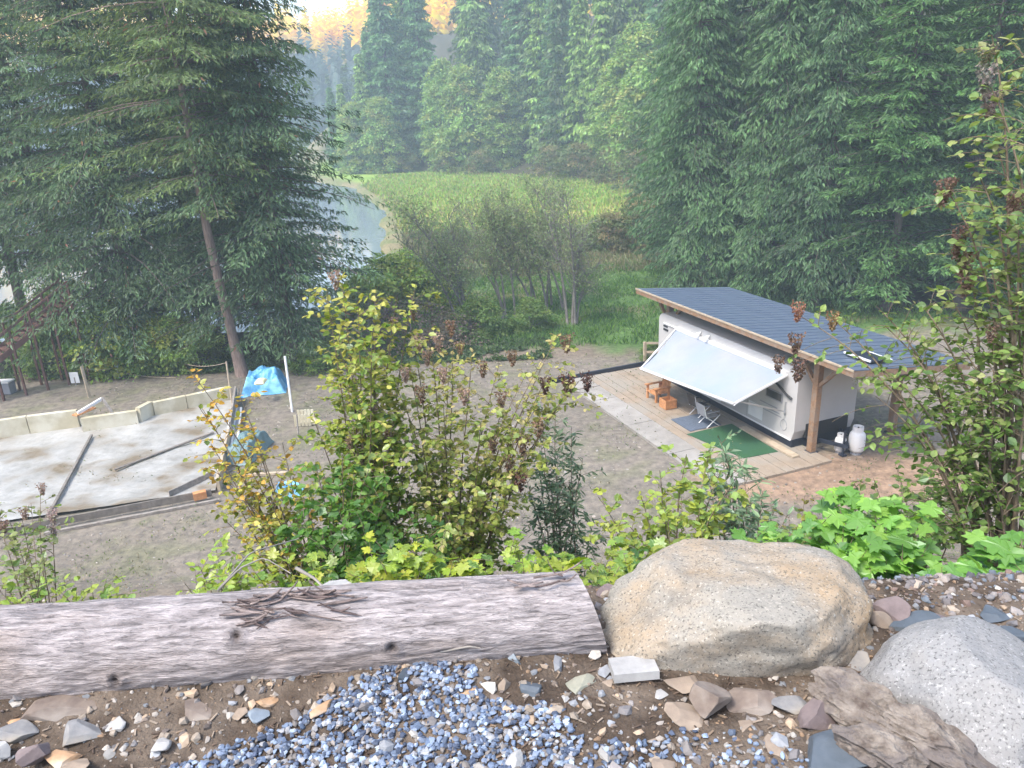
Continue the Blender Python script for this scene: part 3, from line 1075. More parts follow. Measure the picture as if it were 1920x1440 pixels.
wallbox('window', 1.15, 1.95, 1.62, 1.90, M_glass, 0.02, M_grey)
wallbox('window', 3.1, 4.1, 1.35, 2.0, M_glass, 0.02, M_whitetrim)
wallbox('door', 4.6, 5.35, 0.45, 2.35, M_whitetrim, 0.035)
wallbox('window', 6.0, 7.3, 1.35, 2.0, M_glass, 0.02, M_whitetrim)
wallbox('storage_hatch', 2.1, 2.9, 0.55, 1.1, M_whitetrim, 0.015)
for k, (s0, s1, z) in enumerate(((1.35, 2.3, 1.28), (1.2, 1.9, 1.12), (1.1, 2.2, 1.02))):
    wallbox('decal_stripe', s0, s1, z, z + 0.05, M_grey, 0.006)
for s_ in (2.98, 4.35, 5.62, 7.75):
    wallbox('panel_seam', s_, s_ + 0.02, TZ0 + .05, TZ1 - .45, M_grey, 0.006)
wallbox('vent', 8.55, 8.85, 2.52, 2.58, M_dark, 0.03)
wallbox('vent', 8.5, 8.85, 2.36, 2.44, M_dark, 0.03)
wallbox('grab_handle', 0.9, 0.94, 1.2, 1.7, M_galv, 0.05)
g = G()
a = np.linspace(0, 2 * PI, 25)
g.tube([W(0.95 + 0.16 * math.cos(v), TT0 - 0.012, 0.82 + 0.2 * math.sin(v)) for v in a], 0.012, 4)
part(tr, 'ring_decal', g, M_grey)
g = G()
g.tube([W(1.75, TT0 - .08, 2.42), W(1.3, TT0 - .10, 2.25), W(0.85, TT0 - .09, 2.02), W(0.62, TT0 - .05, 1.92)], 0.045, 6)
part(tr, 'black_hose', g, M_dark)
for s in (6.1, 5.5):
    g = G()
    g.tube([W(s, TT0 - .02, 2.95), W(s, TT0 - .16, 2.9), W(s, TT0 - .2, 2.8)], [0.03, 0.07, 0.08], 8)
    part(tr, 'lamp', g, M_whitetrim)
# awning (part of the trailer)
g = G()
A0, A1 = (0.95, -0.53, 2.74), (7.75, -0.53, 2.66)
B0, B1 = (1.12, -2.6, 1.98), (7.1, -2.6, 1.42)
na, nb_ = 24, 12
Pg = np.zeros((nb_, na, 3))
for i in range(nb_):
    for j in range(na):
        v_, u_ = i / (nb_ - 1), j / (na - 1)
        a = np.array(A0) * (1 - u_) + np.array(A1) * u_
        b_ = np.array(B0) * (1 - u_) + np.array(B1) * u_
        p = a * (1 - v_) + b_ * v_
        p[2] += -0.10 * math.sin(v_ * PI) - 0.05 * math.sin(u_ * PI) * v_ + 0.012 * math.sin(u_ * 23 + v_ * 3)
        Pg[i, j] = W(*p)
g.grid(Pg)
Pg2 = Pg - np.array([0, 0, 0.006])
g.grid(Pg2[:, ::-1])
o = part(tr, 'awning', g, M_fabric, smooth=True)
g = G()
g.tube([W(B0[0] - .1, B0[1], B0[2]), W(B1[0] + .08, B1[1], B1[2])], 0.055, 8)
part(o, 'roller', g, M_whitetrim, True, base=np.array(tr.location))
g = G()
g.bar(W(A0[0], A0[1] + .02, A0[2] + .03), W(A1[0], A1[1] + .02, A1[2] + .03), 0.12, 0.10)
part(o, 'case', g, M_whitetrim, base=np.array(tr.location))
for (aa, bb) in ((A0, B0), (A1, B1)):
    sx = -0.07 if aa is A0 else 0.05
    g = G()
    g.bar(W(aa[0] + sx, aa[1], aa[2]), W(bb[0] + sx, bb[1], bb[2]), 0.05, 0.07)
    part(o, 'arm', g, M_whitetrim, base=np.array(tr.location))
    g = G()
    g.bar(W(aa[0] + sx - 0.02, TT0 - .05, 1.35), W(bb[0] + sx, bb[1] + .25, bb[2] + .05), 0.04, 0.05)
    part(o, 'strut', g, M_whitetrim if aa is A1 else M_galv, base=np.array(tr.location))
# hitch frame and jack
g = G()
g.bar(W(TS0 + .1, TT0 + .6, 0.42), W(-0.85, 0.8, 0.42), 0.09, 0.12)
g.bar(W(TS0 + .1, TT1 - .5, 0.42), W(-0.85, 0.8, 0.42), 0.09, 0.12)
part(tr, 'hitch_frame', g, M_black)
g = G()
g.tube([W(-0.65, 0.8, 0.02), W(-0.65, 0.8, 0.95)], 0.04, 8)
g.box(W(-0.65, 0.8, 0.05), 0.2, 0.2, 0.05, CAX)
part(tr, 'jack', g, M_black)
g = G()
cbox(g, TS0 - 0.02, TS0 + 0.10, TT0 + .5, TT1 - .3, 0.44, 0.95)
part(tr, 'front_guard', g, M_dark)

for k, (s, t, sc2, lab) in enumerate(((-0.68, 1.35, 1.35, 'larger white propane tank standing in front of the trailer'), (-0.38, 0.92, 0.95, 'smaller white propane tank tucked behind the larger tank by the trailer'))):
    b0 = W(s, t, 0.0)
    p = thing('propane_tank', lab, 'gas tank', b0, 'propane tanks at the trailer front')
    g = G()
    zz = np.array([0.06, 0.09, 0.14, 0.3, 0.45, 0.56, 0.62, 0.65]) * sc2
    rr2 = np.array([0.10, 0.17, 0.2, 0.205, 0.205, 0.19, 0.14, 0.05]) * sc2
    g.tube([b0 + [0, 0, z] for z in zz], rr2, 16)
    part(p, 'tank_body', g, M_whitetrim, True)
    g = G()
    g.tube([b0 + [0, 0, 0.0], b0 + [0, 0, 0.08 * sc2]], 0.14 * sc2, 12)
    part(p, 'foot_ring', g, M_grey)
    g = G()
    for a in np.linspace(0.4, 2 * PI - 0.4, 9):
        c = b0 + np.array([0.12 * sc2 * math.cos(a), 0.12 * sc2 * math.sin(a), 0.69 * sc2])
        g.box(c, 0.02, 0.09 * sc2, 0.14 * sc2, [[math.cos(a), math.sin(a), 0], [-math.sin(a), math.cos(a), 0], [0, 0, 1]])
    part(p, 'collar', g, M_whitetrim)
    g = G()
    g.tube([b0 + [0, 0, 0.62 * sc2], b0 + [0, 0, 0.74 * sc2]], 0.03, 6)
    part(p, 'valve', g, M_dark)

g = G()
zt = 0.112
Pt = [W(3.15, -3.0, zt), W(0.55, -2.45, zt), W(0.45, -1.05, zt), W(3.2, -0.95, zt)]
Pb = [p - np.array([0, 0, 0.012]) for p in Pt]
g.add(Pt + Pb, [[0, 1, 2, 3], [0, 4, 5, 1], [1, 5, 6, 2], [2, 6, 7, 3], [3, 7, 4, 0]])
single('artificial_turf', g, M_turf, 'dark green artificial turf rug on the patio in front of the trailer', 'rug')
g = G()
cbox(g, 3.3, 4.6, -2.75, -1.35, 0.10, 0.125)
single('door_mat', g, M_navy, 'slate blue mat on the patio just past the green turf rug', 'mat')
g = G()
cbox(g, -0.2, 2.7, -0.98, -0.68, 0.10, 0.16)
single('loose_board', g, M_paletimber, 'pale loose board lying between the green turf and the trailer', 'board')

# folding camp chairs with crossed pale legs
def camp_chair(s, t, lab, m):
    p = thing('camp_chair', lab, 'chair', W(s, t, 0.1), 'folding chairs under the awning')
    for sg in (-1, 1):
        for a, b_ in (((-.28, .1), (.3, .55)), ((.28, .1), (-.3, .55))):
            g = G()
            g.tube([W(s + sg * 0.27, t + a[0], a[1]), W(s + sg * 0.27, t + b_[0], b_[1])], 0.018, 5)
            part(p, 'leg', g, M_whitetrim)
        g = G()
        g.bar(W(s + sg * 0.3, t - 0.28, 0.72), W(s + sg * 0.3, t + .25, 0.72), 0.05, 0.03)
        part(p, 'armrest', g, m)
        g = G()
        g.tube([W(s + sg * 0.27, t - 0.3, 0.5), W(s + sg * 0.27, t - 0.45, 1.05)], 0.016, 5)
        part(p, 'back_post', g, M_whitetrim)
    g = G()
    cbox(g, s - .27, s + .27, t - .27, t + .27, 0.5, 0.53)
    part(p, 'seat', g, m)
    g = G()
    g.add([W(s - .27, t - .3, .55), W(s + .27, t - .3, .55), W(s + .27, t - .45, 1.05), W(s - .27, t - .45, 1.05),
           W(s - .27, t - .33, .55), W(s + .27, t - .33, .55), W(s + .27, t - .48, 1.05), W(s - .27, t - .48, 1.05)],
          [[0, 1, 2, 3], [7, 6, 5, 4], [0, 4, 5, 1], [3, 2, 6, 7], [0, 3, 7, 4], [1, 5, 6, 2]])
    part(p, 'backrest', g, m)


camp_chair(3.55, -1.75, 'grey folding chair with pale crossed legs near the awning corner', M_grey)
camp_chair(4.5, -1.5, 'dark folding chair mostly hidden under the low edge of the awning', M_dark)

# orange cedar armchair
p = thing('cedar_armchair', 'orange cedar slatted armchair at the far end under the awning', 'chair', W(6.75, -2.0, 0.1))
for sg in (-1, 1):
    for tt in (-.3, .3):
        g = G()
        cbox(g, 6.75 + sg * .33 - .04, 6.75 + sg * .33 + .04, -2.0 + tt - .04, -2.0 + tt + .04, 0.1, 0.68)
        part(p, 'leg', g, M_orangewood)
    g = G()
    cbox(g, 6.75 + sg * .34 - .07, 6.75 + sg * .34 + .07, -2.42, -1.62, 0.68, 0.72)
    part(p, 'armrest', g, M_orangewood)
for k in range(5):
    g = G()
    cbox(g, 6.44, 7.06, -2.36 + 0.13 * k, -2.25 + 0.13 * k, 0.42, 0.45)
    part(p, 'slat', g, M_orangewood)
for k in range(5):
    g = G()
    s0 = 6.46 + 0.125 * k
    g.bar(W(s0 + .05, -1.7, 0.42), W(s0 + .05, -1.5, 1.15), 0.10, 0.025, up=CV)
    part(p, 'back_slat', g, M_orangewood)
p = thing('wooden_crate', 'low orange wooden crate beside the cedar armchair', 'crate', W(5.75, -2.15, 0.1))
for k in range(3):
    for (a, b_, c, d) in ((5.5, 6.0, -2.42, -2.39), (5.5, 6.0, -1.93, -1.9), (5.5, 5.53, -2.38, -1.94), (5.97, 6.0, -2.38, -1.94)):
        g = G()
        cbox(g, a, b_, c, d, 0.12 + .13 * k, 0.23 + .13 * k)
        part(p, 'slat', g, M_orangewood)
g = G()
cbox(g, 5.54, 5.96, -2.37, -1.95, 0.12, 0.14)
part(p, 'bottom', g, M_orangewood)

# small pale timber frame left of the carport
p = thing('timber_frame', 'small pale timber gate frame standing just past the far carport post', 'frame', W(11.0, 0.6, 0))
for (s, t) in ((11.3, 0.1), (10.6, 1.3)):
    g = G()
    cbox(g, s - .06, s + .06, t - .06, t + .06, 0, 1.05)
    part(p, 'post', g, M_paletimber)
for z in (1.0, 0.55):
    g = G()
    g.bar(W(11.3, 0.1, z), W(10.6, 1.3, z), 0.05, 0.10)
    part(p, 'rail', g, M_paletimber)

# ------------------------------------------------------------------ building site at the left
SU = unit(at(400, 925) - at(95, 985))            # along the near edge
M_plastic = surf('plastic_sheeting', (0.46, 0.46, 0.45), (0.27, 0.265, 0.25), scale=1.1, rough=0.28, bump=0.35, bscale=1.6, bdist=0.2, c3=(0.20, 0.165, 0.12), scale3=0.55, thr=(0.50, 0.64), stretch=(1, 1.2, 1), spec=0.5)
M_foam = surf('cream_foam_board', (0.52, 0.47, 0.33), (0.43, 0.39, 0.28), scale=2, rough=0.8, bump=0.1, c3=(0.60, 0.57, 0.46), scale3=1.0)
M_form = surf('old_form_lumber', (0.24, 0.215, 0.19), (0.14, 0.125, 0.11), scale=5, rough=0.9, bump=0.3)
M_tarp = surf('blue_tarp', (0.12, 0.38, 0.62), (0.07, 0.26, 0.50), scale=4, rough=0.35, bump=0.6, bscale=5, bdist=0.06, c3=(0.25, 0.55, 0.75), scale3=2)
M_teal = surf('teal_tarp', (0.17, 0.26, 0.27), (0.10, 0.17, 0.18), scale=4, rough=0.5, bump=0.6, bscale=5, bdist=0.06)

c0, c1, c2, c3_ = at(-220, 1015), at(405, 925), at(447, 745), at(-220, 845)
g = G()
na, nb_ = 110, 80
U_, V_ = np.meshgrid(np.linspace(0, 1, na), np.linspace(0, 1, nb_))
Pq = ((1 - U_) * (1 - V_))[..., None] * c0 + (U_ * (1 - V_))[..., None] * c1 + (U_ * V_)[..., None] * c2 + ((1 - U_) * V_)[..., None] * c3_
f = Pq.reshape(-1, 3) * [0.7, 0.9, 0]
w = np.abs(fbm(f, 5, 55)).reshape(nb_, na)
w2 = fbm(f * 0.5, 3, 58).reshape(nb_, na)
Pq[..., 2] = 0.10 + 0.05 * (0.35 - w) + 0.05 * w2
g.grid(Pq)
o = single('plastic_sheet', g, M_plastic, 'wrinkled whitish plastic sheeting spread over the building footprint', 'sheet', smooth=True)

fw = thing('foundation_form', 'cream foam foundation wall stepping along the back of the plastic-covered slab', 'foundation', at(200, 800))
segs = [((-260, 868), (-90, 838), 1), ((-88, 838), (58, 815), 1), ((60, 815), (152, 803), 1), ((158, 812), (262, 797), 0.8), ((264, 796), (288, 783), 0.9), ((292, 783), (352, 770), 0.85), ((354, 770), (436, 752), 0.85)]
for a, b_, h in segs:
    g = G()
    p, q_ = at(*a), at(*b_)
    g.bar(p + [0, 0, 0.41 * h], q_ + [0, 0, 0.41 * h], 0.22, 0.84 * h)
    part(fw, 'wall_panel', g, M_foam)
g = G()
p = at(150, 815)
g.bar(p + [0.0, 0.2, 0.86], p + [0.5, 1.3, 1.05], 0.09, 0.12)
part(fw, 'brace', g, M_whitetrim)
g = G()
g.bar(p + [0.5, 1.3, 1.08], p + [0.95, 1.0, 0.5], 0.09, 0.12)
part(fw, 'brace', g, M_greytimber)
g = G()
g.bar(p + [-0.1, 0.1, 0.8], p + [0.3, 0.9, 0.82], 0.30, 0.05)
part(fw, 'cap_board', g, M_orangewood)


def lumber(name, a, b_, w, h, m, lab, cat='board', za=0.0, zb=0.0, lift=0.1):
    g = G()
    p, q_ = at(*a, lift) + [0, 0, za], at(*b_, lift) + [0, 0, zb]
    g.bar(p + [0, 0, h / 2], q_ + [0, 0, h / 2], w, h, bev=min(0.008, h / 5))
    return single(name, g, m, lab, cat)


lumber('form_board', (-30, 1012), (398, 930), 0.05, 0.26, M_form, 'dark form board standing along the near edge of the plastic-covered slab', za=0.0)
lumber('outer_plank', (85, 1003), (412, 940), 0.10, 0.10, M_greytimber, 'pale grey plank lying on the gravel outside the near form board', lift=0.0)
lumber('channel_board', (92, 968), (172, 818), 0.09, 0.09, M_form, 'dark board running across the middle of the plastic sheeting', lift=0.14)
lumber('loose_plank', (215, 882), (400, 812), 0.11, 0.06, M_form, 'dark weathered plank lying diagonally on the plastic sheeting', lift=0.16)
lumber('brace_board', (318, 932), (400, 893), 0.05, 0.22, M_greytimber, 'grey board set on edge, bracing the near corner of the slab', lift=0.12)
lumber('corner_block', (364, 938), (388, 932), 0.2, 0.26, M_orangewood, 'orange-brown timber block at the near corner of the form', lift=0.12)
lumber('side_form', (412, 925), (432, 828), 0.10, 0.55, M_paletimber, 'tall tan form board along the right side of the slab', lift=0.0)
lumber('side_form', (436, 822), (446, 752), 0.08, 0.7, M_greytimber, 'grey-white form board at the far right side of the slab', lift=0.0)
lumber('low_plank', (460, 893), (538, 889), 0.12, 0.10, M_paletimber, 'pale plank lying right of the slab under the yellow branches', lift=0.02)
g = G()
for k in range(5):
    p, q_ = at(419 + 6 * k, 862, 0.1), at(436 + 4 * k, 765, 0.25)
    g = G()
    g.tube([p, (p + q_) / 2 + [0, 0, 0.05], q_], 0.05, 7)
    single('plastic_pipe', g, M_whitetrim if k % 2 == 0 else M_grey, ['white pipe leftmost in the bundle beside the side form', 'grey pipe second from left in the bundle by the side form', 'white pipe in the middle of the bundle by the side form', 'grey pipe second from right in the bundle by the side form', 'white pipe rightmost in the bundle beside the side form'][k], 'pipe', group='pipes bundled beside the slab')
# stakes and posts
def stake(a, b_px, w, m, lab, name='stake', cat='stake', tall=None):
    p = at(*a)
    g = G()
    top = atd(b_px[0], b_px[1], p[1] + 0.05)
    g.bar(p - [0, 0, 0.05], top, w, w * 0.7, bev=0.006)
    return single(name, g, m, lab, cat)


stake((436, 762), (424, 678), 0.07, M_paletimber, 'pale leaning stake at the far right corner of the slab')
stake((446, 752), (452, 706), 0.05, M_greytimber, 'short grey stake just right of the pale leaning stake')
stake((548, 772), (534, 668), 0.09, M_whitetrim, 'tall white post right of the blue tarp')
stake((168, 745), (152, 684), 0.12, M_paletimber, 'brown fence post behind the foam foundation wall', 'fence_post', 'post')
stake((226, 708), (217, 684), 0.13, M_whitetrim, 'short pale fence post at the edge of the bushes', 'fence_post', 'post')
stake((560, 822), (556, 776), 0.06, M_greytimber, 'thin grey stake in front of the tarps')
g = G()
for px, h in ((150, 0.55), (138, 0.5)):
    pass
p = at(143, 722)
g.box(p + [0, 0, 0.38], 0.42, 0.03, 0.55)
sg_ = thing('notice_board', 'small grey notice board at the bushes beside the brown fence post', 'sign', p)
part(sg_, 'panel', g, M_whitetrim)
g = G()
g.bar(p, p + [0, 0, 0.4], 0.05, 0.05)
part(sg_, 'stand', g, M_greytimber)
g = G()
g.box(at(12, 738) + [0, 0, 0.3], 0.75, 0.5, 0.55, bev=0.03)
cb = single('storage_bin', g, M_grey, 'grey storage bin with a pale lid by the stair foot at the left', 'bin')
g = G()
g.box(at(12, 738) + [0, 0, 0.62], 0.8, 0.55, 0.06)
o = part(cb, 'lid', g, M_whitetrim)
# rope
def rope(pts, lab):
    g = G()
    g.tube(pts, 0.014, 4)
    return single('rope', g, M_paletimber, lab, 'rope', smooth=True)


def sag(p, q_, d, n=10):
    s_ = np.linspace(0, 1, n)[:, None]
    return p * (1 - s_) + q_ * s_ - np.array([0, 0, 1.0]) * (4 * d * s_ * (1 - s_))


fp1, fp2 = atd(153, 690, at(168, 745)[1]), atd(218, 688, at(226, 708)[1])
rope(sag(fp1, fp2, 0.12), 'pale rope between the brown and the short fence posts')
rope(sag(fp2 - [0, 0, 0.25], at(330, 712) + [0, 0, 0.12], 0.1), 'pale rope trailing right from the short fence post')
rope(sag(atd(424, 680, at(436, 762)[1]), at(350, 700) + [0, 0, 0.5], 0.15), 'thin rope running left from the pale leaning stake')

# blue tarp heap: draped, creased cloth over stacked material
def tarp(name, c, sx, sy, h, seed, m, lab, cat='tarp', ang=0.0, flat=0.5):
    n = 46
    uu, vv = np.meshgrid(np.linspace(-1, 1, n), np.linspace(-1, 1, n))
    r_ = np.maximum(np.abs(uu), np.abs(vv))
    P3 = np.stack([uu.ravel() * 2 + seed, vv.ravel() * 2, 0 * uu.ravel()], 1)
    nn = fbm(P3, 4, seed).reshape(n, n)
    ridg = (1 - np.abs(fbm(P3 * 1.6, 3, seed + 3)).reshape(n, n) * 2)
    z = h * np.clip(1.15 - ss(0.55, 1.0, r_ + 0.12 * nn) * 1.15, 0, 1) * (0.75 + 0.4 * nn) + 0.09 * ridg * ss(1.0, 0.8, r_)
    x_, y_ = uu * sx * (1 + 0.08 * nn), vv * sy * (1 + 0.1 * nn)
    ca, sa = math.cos(ang), math.sin(ang)
    P = np.stack([c[0] + x_ * ca - y_ * sa, c[1] + x_ * sa + y_ * ca, c[2] + 0.01 + np.maximum(z, 0.0)], -1)
    g = G()
    g.grid(P)
    return single(name, g, m, lab, cat, smooth=True)


tarp('tarp', at(497, 728), 1.0, 1.0, 0.95, 61, M_tarp, 'bright blue tarp bunched over stacked material behind the slab', ang=0.2)
p = thing('feed_bag', 'cream and white bag lying on the bright blue tarp', 'bag', at(492, 712, 0.9))
g = G()
a = np.linspace(-1, 1, 9)
n = 13
uu, vv = np.meshgrid(np.linspace(-1, 1, n), np.linspace(-1, 1, n))
zz = 0.13 * np.sqrt(np.clip(1 - uu ** 4, 0, 1)) * np.sqrt(np.clip(1 - vv ** 4, 0, 1))
c = at(489, 716, 0.95)
g.grid(np.stack([c[0] + uu * 0.22, c[1] + vv * 0.3, c[2] + zz], -1))
g.grid(np.stack([c[0] + uu * 0.22, c[1] + vv * 0.3, c[2] - zz * 0.6], -1)[:, ::-1])
part(p, 'sack', g, surf('cream_sack', (0.70, 0.66, 0.38), (0.62, 0.60, 0.40), scale=6, rough=0.6), True)
tarp('tarp', at(468, 850), 0.55, 1.1, 0.8, 66, M_teal, 'dull teal tarp over a pile right of the side form', ang=-0.15)
tarp('tarp', at(545, 925), 0.45, 0.4, 0.4, 68, M_tarp, 'small scrap of light blue tarp under the green shrub', ang=0.5)
g = G()
p = at(572, 800)
bk = thing('slatted_crate', 'cream slatted crate right of the tarps on the gravel', 'crate', p)
for k in range(5):
    g = G()
    g.box(p + [-0.35 + 0.14 * k, 0, 0.28], 0.11, 0.03, 0.5)
    part(bk, 'slat', g, M_foam)
    g = G()
    g.box(p + [-0.35 + 0.14 * k, 0.55, 0.28], 0.11, 0.03, 0.5)
    part(bk, 'slat', g, M_foam)
for yy_ in (0.03, 0.52):
    g = G()
    g.box(p + [0, yy_, 0.12], 0.84, 0.03, 0.08)
    part(bk, 'rail', g, M_foam)
g = G()
g.box(p + [0, 0.275, 0.06], 0.8, 0.46, 0.04)
part(bk, 'base', g, M_foam)

# stairway / gangway at the left edge
p0 = at(-60, 742)
st = thing('wooden_stairway', 'dark red-brown wooden stairway with rails rising at the left edge', 'stairs', p0)
M_redwood = surf('red_brown_stain', (0.17, 0.085, 0.065), (0.10, 0.05, 0.04), scale=5, rough=0.7)
pa, pb_ = atd(-60, 705, 33.8), atd(120, 560, 37.0)
dirv = pb_ - pa
side = unit(np.cross(dirv, [0, 0, 1.0]))
for sg in (0, 1):
    off = side * 1.1 * sg
    g = G()
    g.bar(pa + off, pb_ + off, 0.06, 0.24)
    part(st, 'stringer', g, M_redwood)
    for hh_ in (0.95, 0.55):
        g = G()
        g.bar(pa + off + [0, 0, hh_], pb_ + off + [0, 0, hh_], 0.05, 0.09)
        part(st, 'rail', g, M_redwood)
    for k in range(6):
        b_ = pa + dirv * (k / 5.0) + off
        gz = float(height(np.array([b_[0]]), np.array([b_[1]]))[0])
        g = G()
        g.bar([b_[0], b_[1], gz - 0.1], b_ + [0, 0, 1.0], 0.09, 0.09, up=(0, 1, 0))
        part(st, 'post', g, M_redwood)
for k in range(16):
    b_ = pa + dirv * ((k + .5) / 16.0) + side * 0.55
    g = G()
    g.box(b_ + [0, 0, 0.08], 0.28, 1.0, 0.04, [unit(np.array([dirv[0], dirv[1], 0])), side, [0, 0, 1.0]])
    part(st, 'tread', g, M_redwood)

# picnic table under the trees and a small dock at the shore
pt = at(388, 640)
tb = thing('picnic_table', 'grey weathered picnic table in the shade left of the bare leaning trunk', 'table', pt)
for k in range(5):
    g = G()
    g.box(pt + [0, -0.34 + 0.17 * k, 0.75], 1.9, 0.15, 0.04)
    part(tb, 'top_board', g, M_greytimber)
for sy in (-0.75, 0.75):
    g = G()
    g.box(pt + [0, sy, 0.45], 1.9, 0.27, 0.04)
    part(tb, 'bench_board', g, M_greytimber)
for sx in (-0.65, 0.65):
    for sg in (-1, 1):
        g = G()
        g.bar(pt + [sx, -0.75 * sg, 0.0], pt + [sx, 0.25 * sg, 0.73], 0.05, 0.1, up=(1, 0, 0))
        part(tb, 'leg', g, M_greytimber)
    g = G()
    g.bar(pt + [sx + .05, -0.85, 0.41], pt + [sx + .05, 0.85, 0.41], 0.05, 0.09)
    part(tb, 'cross_brace', g, M_greytimber)
dp = at(508, 640)
dk = thing('dock', 'weathered plank dock sloping to the water between the dark trunks', 'dock', dp)
for k in range(10):
    g = G()
    g.box(dp + [0.05 * k, 0.34 * k, 0.75 - 0.04 * k], 2.0, 0.31, 0.05, [[1, -0.12, 0], [0.12, 1, 0], [0, 0, 1]])
    part(dk, 'plank', g, M_tanboard)
for sx in (-0.9, 0.9):
    for k in (0, 9):
        g = G()
        g.tube([dp + [sx + .05 * k, 0.34 * k, -0.6], dp + [sx + .05 * k, 0.34 * k, 0.7 - 0.04 * k]], 0.08, 7)
        part(dk, 'pile', g, M_greytimber)

# ------------------------------------------------------------------ the near ledge: earth, gravel, rocks
import bmesh


def pad_z(x, y):
    x, y = np.asarray(x, float), np.asarray(y, float)
    P = np.stack([x.ravel(), y.ravel(), 0 * x.ravel()], 1)
    edge = EDGE(x)
    yy = y - edge * ss(5, 2.3, y)
    z = 10.36 - 0.9 * ss(2.28, 3.0, yy)
    z = z + 0.05 * ss(1.6, 2.0, y) * ss(0.9, -0.2, x)
    z = z + (0.018 * fbm(P * 3, 3, 71) + 0.010 * fbm(P * 11, 3, 72) + 0.005 * fbm(P * 40, 2, 73)).reshape(x.shape)
    z = z + 0.03 * ss(0.2, 0.8, x) * ss(1.9, 1.6, y)
    return z


gx2 = np.linspace(-3.4, 3.6, 350)
gy2 = np.linspace(0.2, 3.15, 180)
X2, Y2 = np.meshgrid(gx2, gy2)
Z2 = pad_z(X2, Y2)
g = G()
g.grid(np.stack([X2, Y2, Z2], -1))
M_dirt = surf('moist_earth', (0.090, 0.067, 0.050), (0.042, 0.032, 0.025), scale=14, rough=0.95, bump=1.0, bscale=60, bdist=0.012, c3=(0.145, 0.115, 0.09), scale3=4, detail=12, spec=0.15)
structure('dirt_ledge', g, M_dirt)


def ico(n):
    bm = bmesh.new()
    bmesh.ops.create_icosphere(bm, subdivisions=n, radius=1)
    V = np.array([v.co[:] for v in bm.verts])
    F = np.array([[v.index for v in f.verts] for f in bm.faces])
    bm.free()
    return V, F


ICO = {k: ico(k) for k in (1, 2, 3, 4, 6)}


def rotm(ax, a):
    return np.array(Matrix.Rotation(a, 3, Vector(ax)))


def rockV(lv, dims, seed, cuts=9, rough=0.06, lo=0.55, hi=0.85, freq=1.6):
    q = np.random.default_rng(seed)
    V = ICO[lv][0].copy()
    for k in range(cuts):
        n_ = unit(q.normal(0, 1, 3))
        d = q.uniform(lo, hi)
        V = V - n_ * np.maximum(0, V @ n_ - d)[:, None]
    V = V / np.abs(V).max(0)
    V = V + unit(V) * (rough * fbm(V * freq + seed, 4, seed % 97))[:, None]
    return V * np.asarray(dims) / 2


STONE = {
    'grey': surf('grey_stone', (0.26, 0.255, 0.25), (0.15, 0.15, 0.155), scale=16, rough=0.85, bump=0.5, bscale=50, bdist=0.004, c3=(0.30, 0.27, 0.23), scale3=5),
    'light': surf('pale_stone', (0.40, 0.39, 0.375), (0.27, 0.265, 0.26), scale=14, rough=0.85, bump=0.4, bscale=50, bdist=0.004),
    'brown': surf('brown_stone', (0.23, 0.185, 0.15), (0.13, 0.10, 0.085), scale=14, rough=0.9, bump=0.5, bscale=50, bdist=0.004, c3=(0.26, 0.225, 0.195), scale3=6),
    'orange': surf('rusty_stone', (0.48, 0.29, 0.15), (0.30, 0.19, 0.115), scale=12, rough=0.85, bump=0.5, bscale=50, bdist=0.004, c3=(0.52, 0.42, 0.32), scale3=7),
    'tan': surf('tan_stone', (0.32, 0.255, 0.195), (0.20, 0.155, 0.12), scale=12, rough=0.85, bump=0.4, bscale=50, bdist=0.004),
    'slate': surf('blue_slate', (0.26, 0.30, 0.34), (0.17, 0.20, 0.23), scale=14, rough=0.6, bump=0.4, bscale=40, bdist=0.003),
    'dark': surf('dark_slate', (0.10, 0.12, 0.145), (0.06, 0.075, 0.09), scale=14, rough=0.6, bump=0.4, bscale=40, bdist=0.003),
    'green': surf('greenish_stone', (0.33, 0.32, 0.25), (0.20, 0.20, 0.16), scale=14, rough=0.85, bump=0.5, bscale=40, bdist=0.004),
    'purple': surf('purplish_stone', (0.21, 0.165, 0.16), (0.12, 0.095, 0.095), scale=14, rough=0.85, bump=0.5, bscale=40, bdist=0.004),
}

